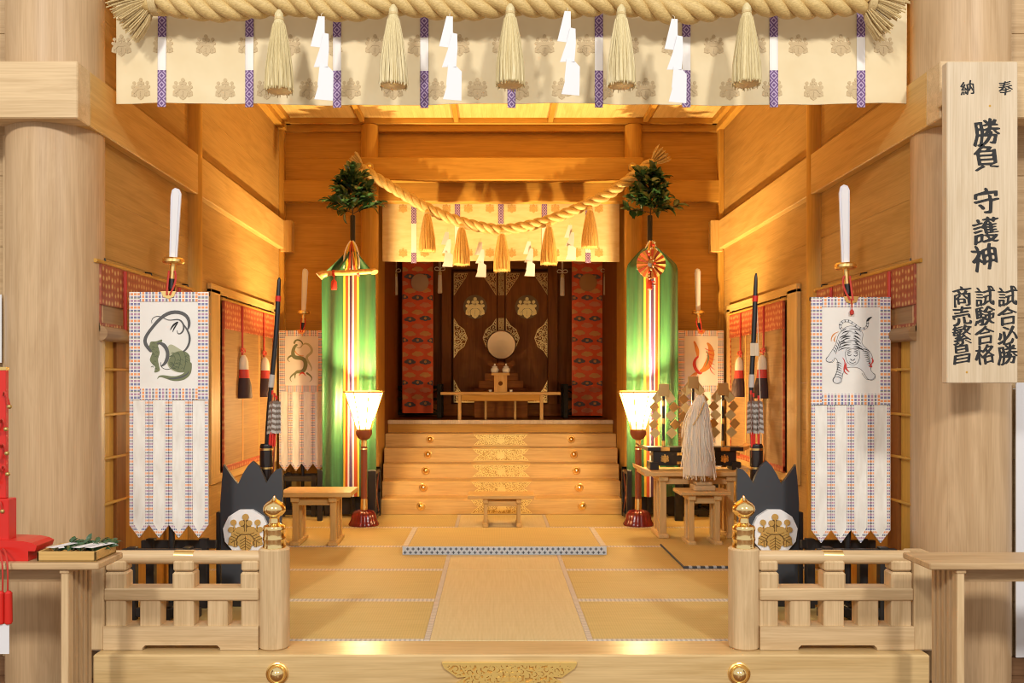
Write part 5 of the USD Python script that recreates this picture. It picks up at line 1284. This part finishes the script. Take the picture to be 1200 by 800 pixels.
# tray of leafy sprigs
Yt0, Yt1 = 4.03, 4.25
t = Thing('wooden_tray', 'square wooden tray of leafy offering sprigs on the side table', 'tray', (UX(92, 4.1), 4.14, TZ))
tx0, tx1 = UX(46, 4.05), UX(114.5, 4.05)
t.part('tray_bottom', box(tx0, tx1, Yt0, Yt1, TZ + .001, TZ + .009, .002), 'hinoki_x')
for a, b, c, d in ((tx0, tx1, Yt0, Yt0 + .009), (tx0, tx1, Yt1 - .009, Yt1), (tx0, tx0 + .009, Yt0, Yt1), (tx1 - .009, tx1, Yt0, Yt1)): t.part('tray_side', box(a, b, c, d, TZ + .002, TZ + .048, .002), 'hinoki_x')
where = ['farthest from the railing', 'second from the red bell stand', 'third from the red bell stand', 'nearest the railing']
for i in range(4):
    rr = random.Random(40 + i); sx = tx0 + .035 + i * .058; sy_ = Yt0 + .025
    t = Thing('offering_sprig', 'green leafy sprig tied with white paper in the tray, ' + where[i], 'sprig', (sx, sy_, TZ + .010), group='leafy sprigs in the wooden tray')
    a0, b0 = np.array([sx, sy_, TZ + .025]), np.array([sx + .055, sy_ + .17, TZ + .045])
    br = t.part('stem', tube([a0, (a0 + b0) / 2, b0], .003, 6), 'stem')
    lv = []
    for k in range(26):
        q = .25 + .75 * k / 26; d = (b0 - a0) / np.linalg.norm(b0 - a0) + np.array([rr.gauss(0, .8), rr.gauss(0, .4), rr.gauss(.25, .25)])
        lv.append(leaf_mesh(a0 + (b0 - a0) * q + [0, 0, .004], d, (rr.gauss(0, .3), rr.gauss(-.3, .3), 1), .055, .026))
    t.part('leaves', cat(lv), 'leaf', br, smooth=40, kind='stuff')
    if i != 1: t.part('paper_strip', rot(box(sx - .010, sx + .034, sy_ + .005, sy_ + .14, TZ + .060, TZ + .0615, .0005), -22, (0, 0, 1), (sx, sy_, TZ)), 'white_paper')
    else: t.part('paper_strip', rot(box(sx - .006, sx + .018, sy_ + .0, sy_ + .07, TZ + .058, TZ + .0595, .0005), 30, (0, 0, 1), (sx, sy_, TZ)), 'white_paper')
# red stand with bell stick
Yr = 4.12
RX = lambda px: UX(px, Yr); RZ = lambda py: UZ(py, Yr)
t = Thing('red_bell_stand', 'bright red lacquered stand with an upright stick of small bells', 'ritual bells', (RX(10), Yr, TZ))
base = Polygon([(RX(-20), TZ + .001), (RX(42), TZ + .001), (RX(42), RZ(642)), (RX(50), RZ(642)), (RX(52), RZ(636)), (RX(46), RZ(633)), (RX(36), RZ(631)), (RX(12), RZ(630)), (RX(-20), RZ(630))])
t.part('foot', extr(base.buffer(.001), Yr - .07, Yr + .09), 'red_lacquer')
t.part('upright', box(RX(-8), RX(17), Yr - .05, Yr + .02, RZ(636), RZ(583), .004), 'red_lacquer')
t.part('stick', box(RX(2), RX(9.5), Yr - .020, Yr + .006, RZ(583), RZ(432), .003), 'red_lacquer')
t.part('stick_cap', box(RX(1.5), RX(10), Yr - .023, Yr + .009, RZ(434), RZ(430), .002), 'gold')
for k, (bx_, bz_, ex, ez) in enumerate(((18, 476, 8, 463), (14, 502, 6, 494), (1, 503, 6, 495), (15, 530, 7, 523), (4, 535, 6, 524), (16, 554, 7, 548), (0, 565, 6, 552), (10, 597, 4, 590), (9, 647, 2, 642), (3, 649, 6, 643))):
    bl = t.part('bell', sphere((RX(bx_), Yr - .05, RZ(bz_)), .0105), 'gold_dull')
    mid = ((RX(bx_) + RX(ex)) / 2 + .004, Yr - .055, max(RZ(bz_), RZ(ez)) + .014)
    t.part('cord', tube(spline([(RX(ex), Yr - .03, RZ(ez)), mid, (RX(bx_), Yr - .05, RZ(bz_) + .010)], 10), .0045, 6), 'red_cord', bl)
for px, o in ((3, 0), (9, .01)):
    ft_ = Yr - .14
    t.part('hanging_cord', tube(spline([(RX(px), Yr - .05, RZ(640)), (UX(px - 1, ft_), ft_, UZ(655, ft_)), (UX(px, ft_), ft_, UZ(695, ft_))], 14), .004, 6), 'red_cord')
    t.part('hanging_tassel', lathe([(.008, 0), (.016, -.01), (.017, -.14), (.013, -.148)], 16, (UX(px - 2 if o == 0 else px + 1, ft_), ft_, UZ(692, ft_))), 'red_lacquer')
# paper tag hanging by the tassels
t.part('paper_tag', box(UX(-8, 3.98), UX(11, 3.98), 3.978, 3.981, UZ(766, 3.98), UZ(731, 3.98), .0005), 'white_paper')
solo('wall_notice', box(UX(-60, 4.96), UX(2.5, 4.96), 4.955, 4.962, UZ(425, 4.96), UZ(345, 4.96), .001), 'white_paper', 'white notice sheet on the hall wall behind the red bell stand', 'notice', smooth=False)
solo('wall_sheet', box(UX(1190, 4.94), UX(1330, 4.94), 4.935, 4.942, UZ(770, 4.94), UZ(448, 4.94), .001), 'white_paper', 'long white sheet hanging on the hall wall below the signboard', 'sheet', smooth=False)

# signboard
YS = 4.44
t = Thing('signboard', 'tall pale wooden signboard with black brush writing hung on the beam', 'sign', (UX(1150, YS), YS, UZ(450, YS)))
x0, x1 = UX(1110, YS), UX(1193, YS)
bd = extr(sbox(x0, UZ(449, YS), x1, UZ(72, YS)), YS, YS + .055)
t.part('board', box(x0, x1, YS, YS + .055, UZ(449, YS), UZ(72, YS), .005), 'sign_wood')
cols = [('納', 1134, 102, 18), ('奉', 1178, 102, 18), ('勝', 1156, 153, 33), ('負', 1156, 182, 33), ('守', 1156, 234, 33), ('護', 1155, 268, 33), ('神', 1154, 300, 34)]
for c, ch in ((1127, '商売繁昌'), (1154, '試験合格'), (1180.5, '試合必勝')):
    cols += [(k, c, 346 + 22.6 * i, 25) for i, k in enumerate(ch)]
for ch, px, py, size in cols:
    g = affinity.scale(glyph(ch, size / F * YS * .98), .98, 1.0, origin=(0, 0))
    t.part('character', extr(affinity.translate(g, UX(px, YS), UZ(py, YS)), YS - .0015, YS + .0005), 'ink', smooth=False)
for px, py in ((1160, 124), (1133, 436)): t.part('knot', xf(lathe([(.006, 0), (.005, .001), (.001, .0012)], 10), [[1, 0, 0], [0, 0, -1], [0, 1, 0]], (UX(px, YS), YS, UZ(py, YS))), 'ochre_z')
t.part('hanger', box(x0 + .05, x1 - .05, YS + .055, 4.648, 2.80, 2.88, .004), 'pale_x')
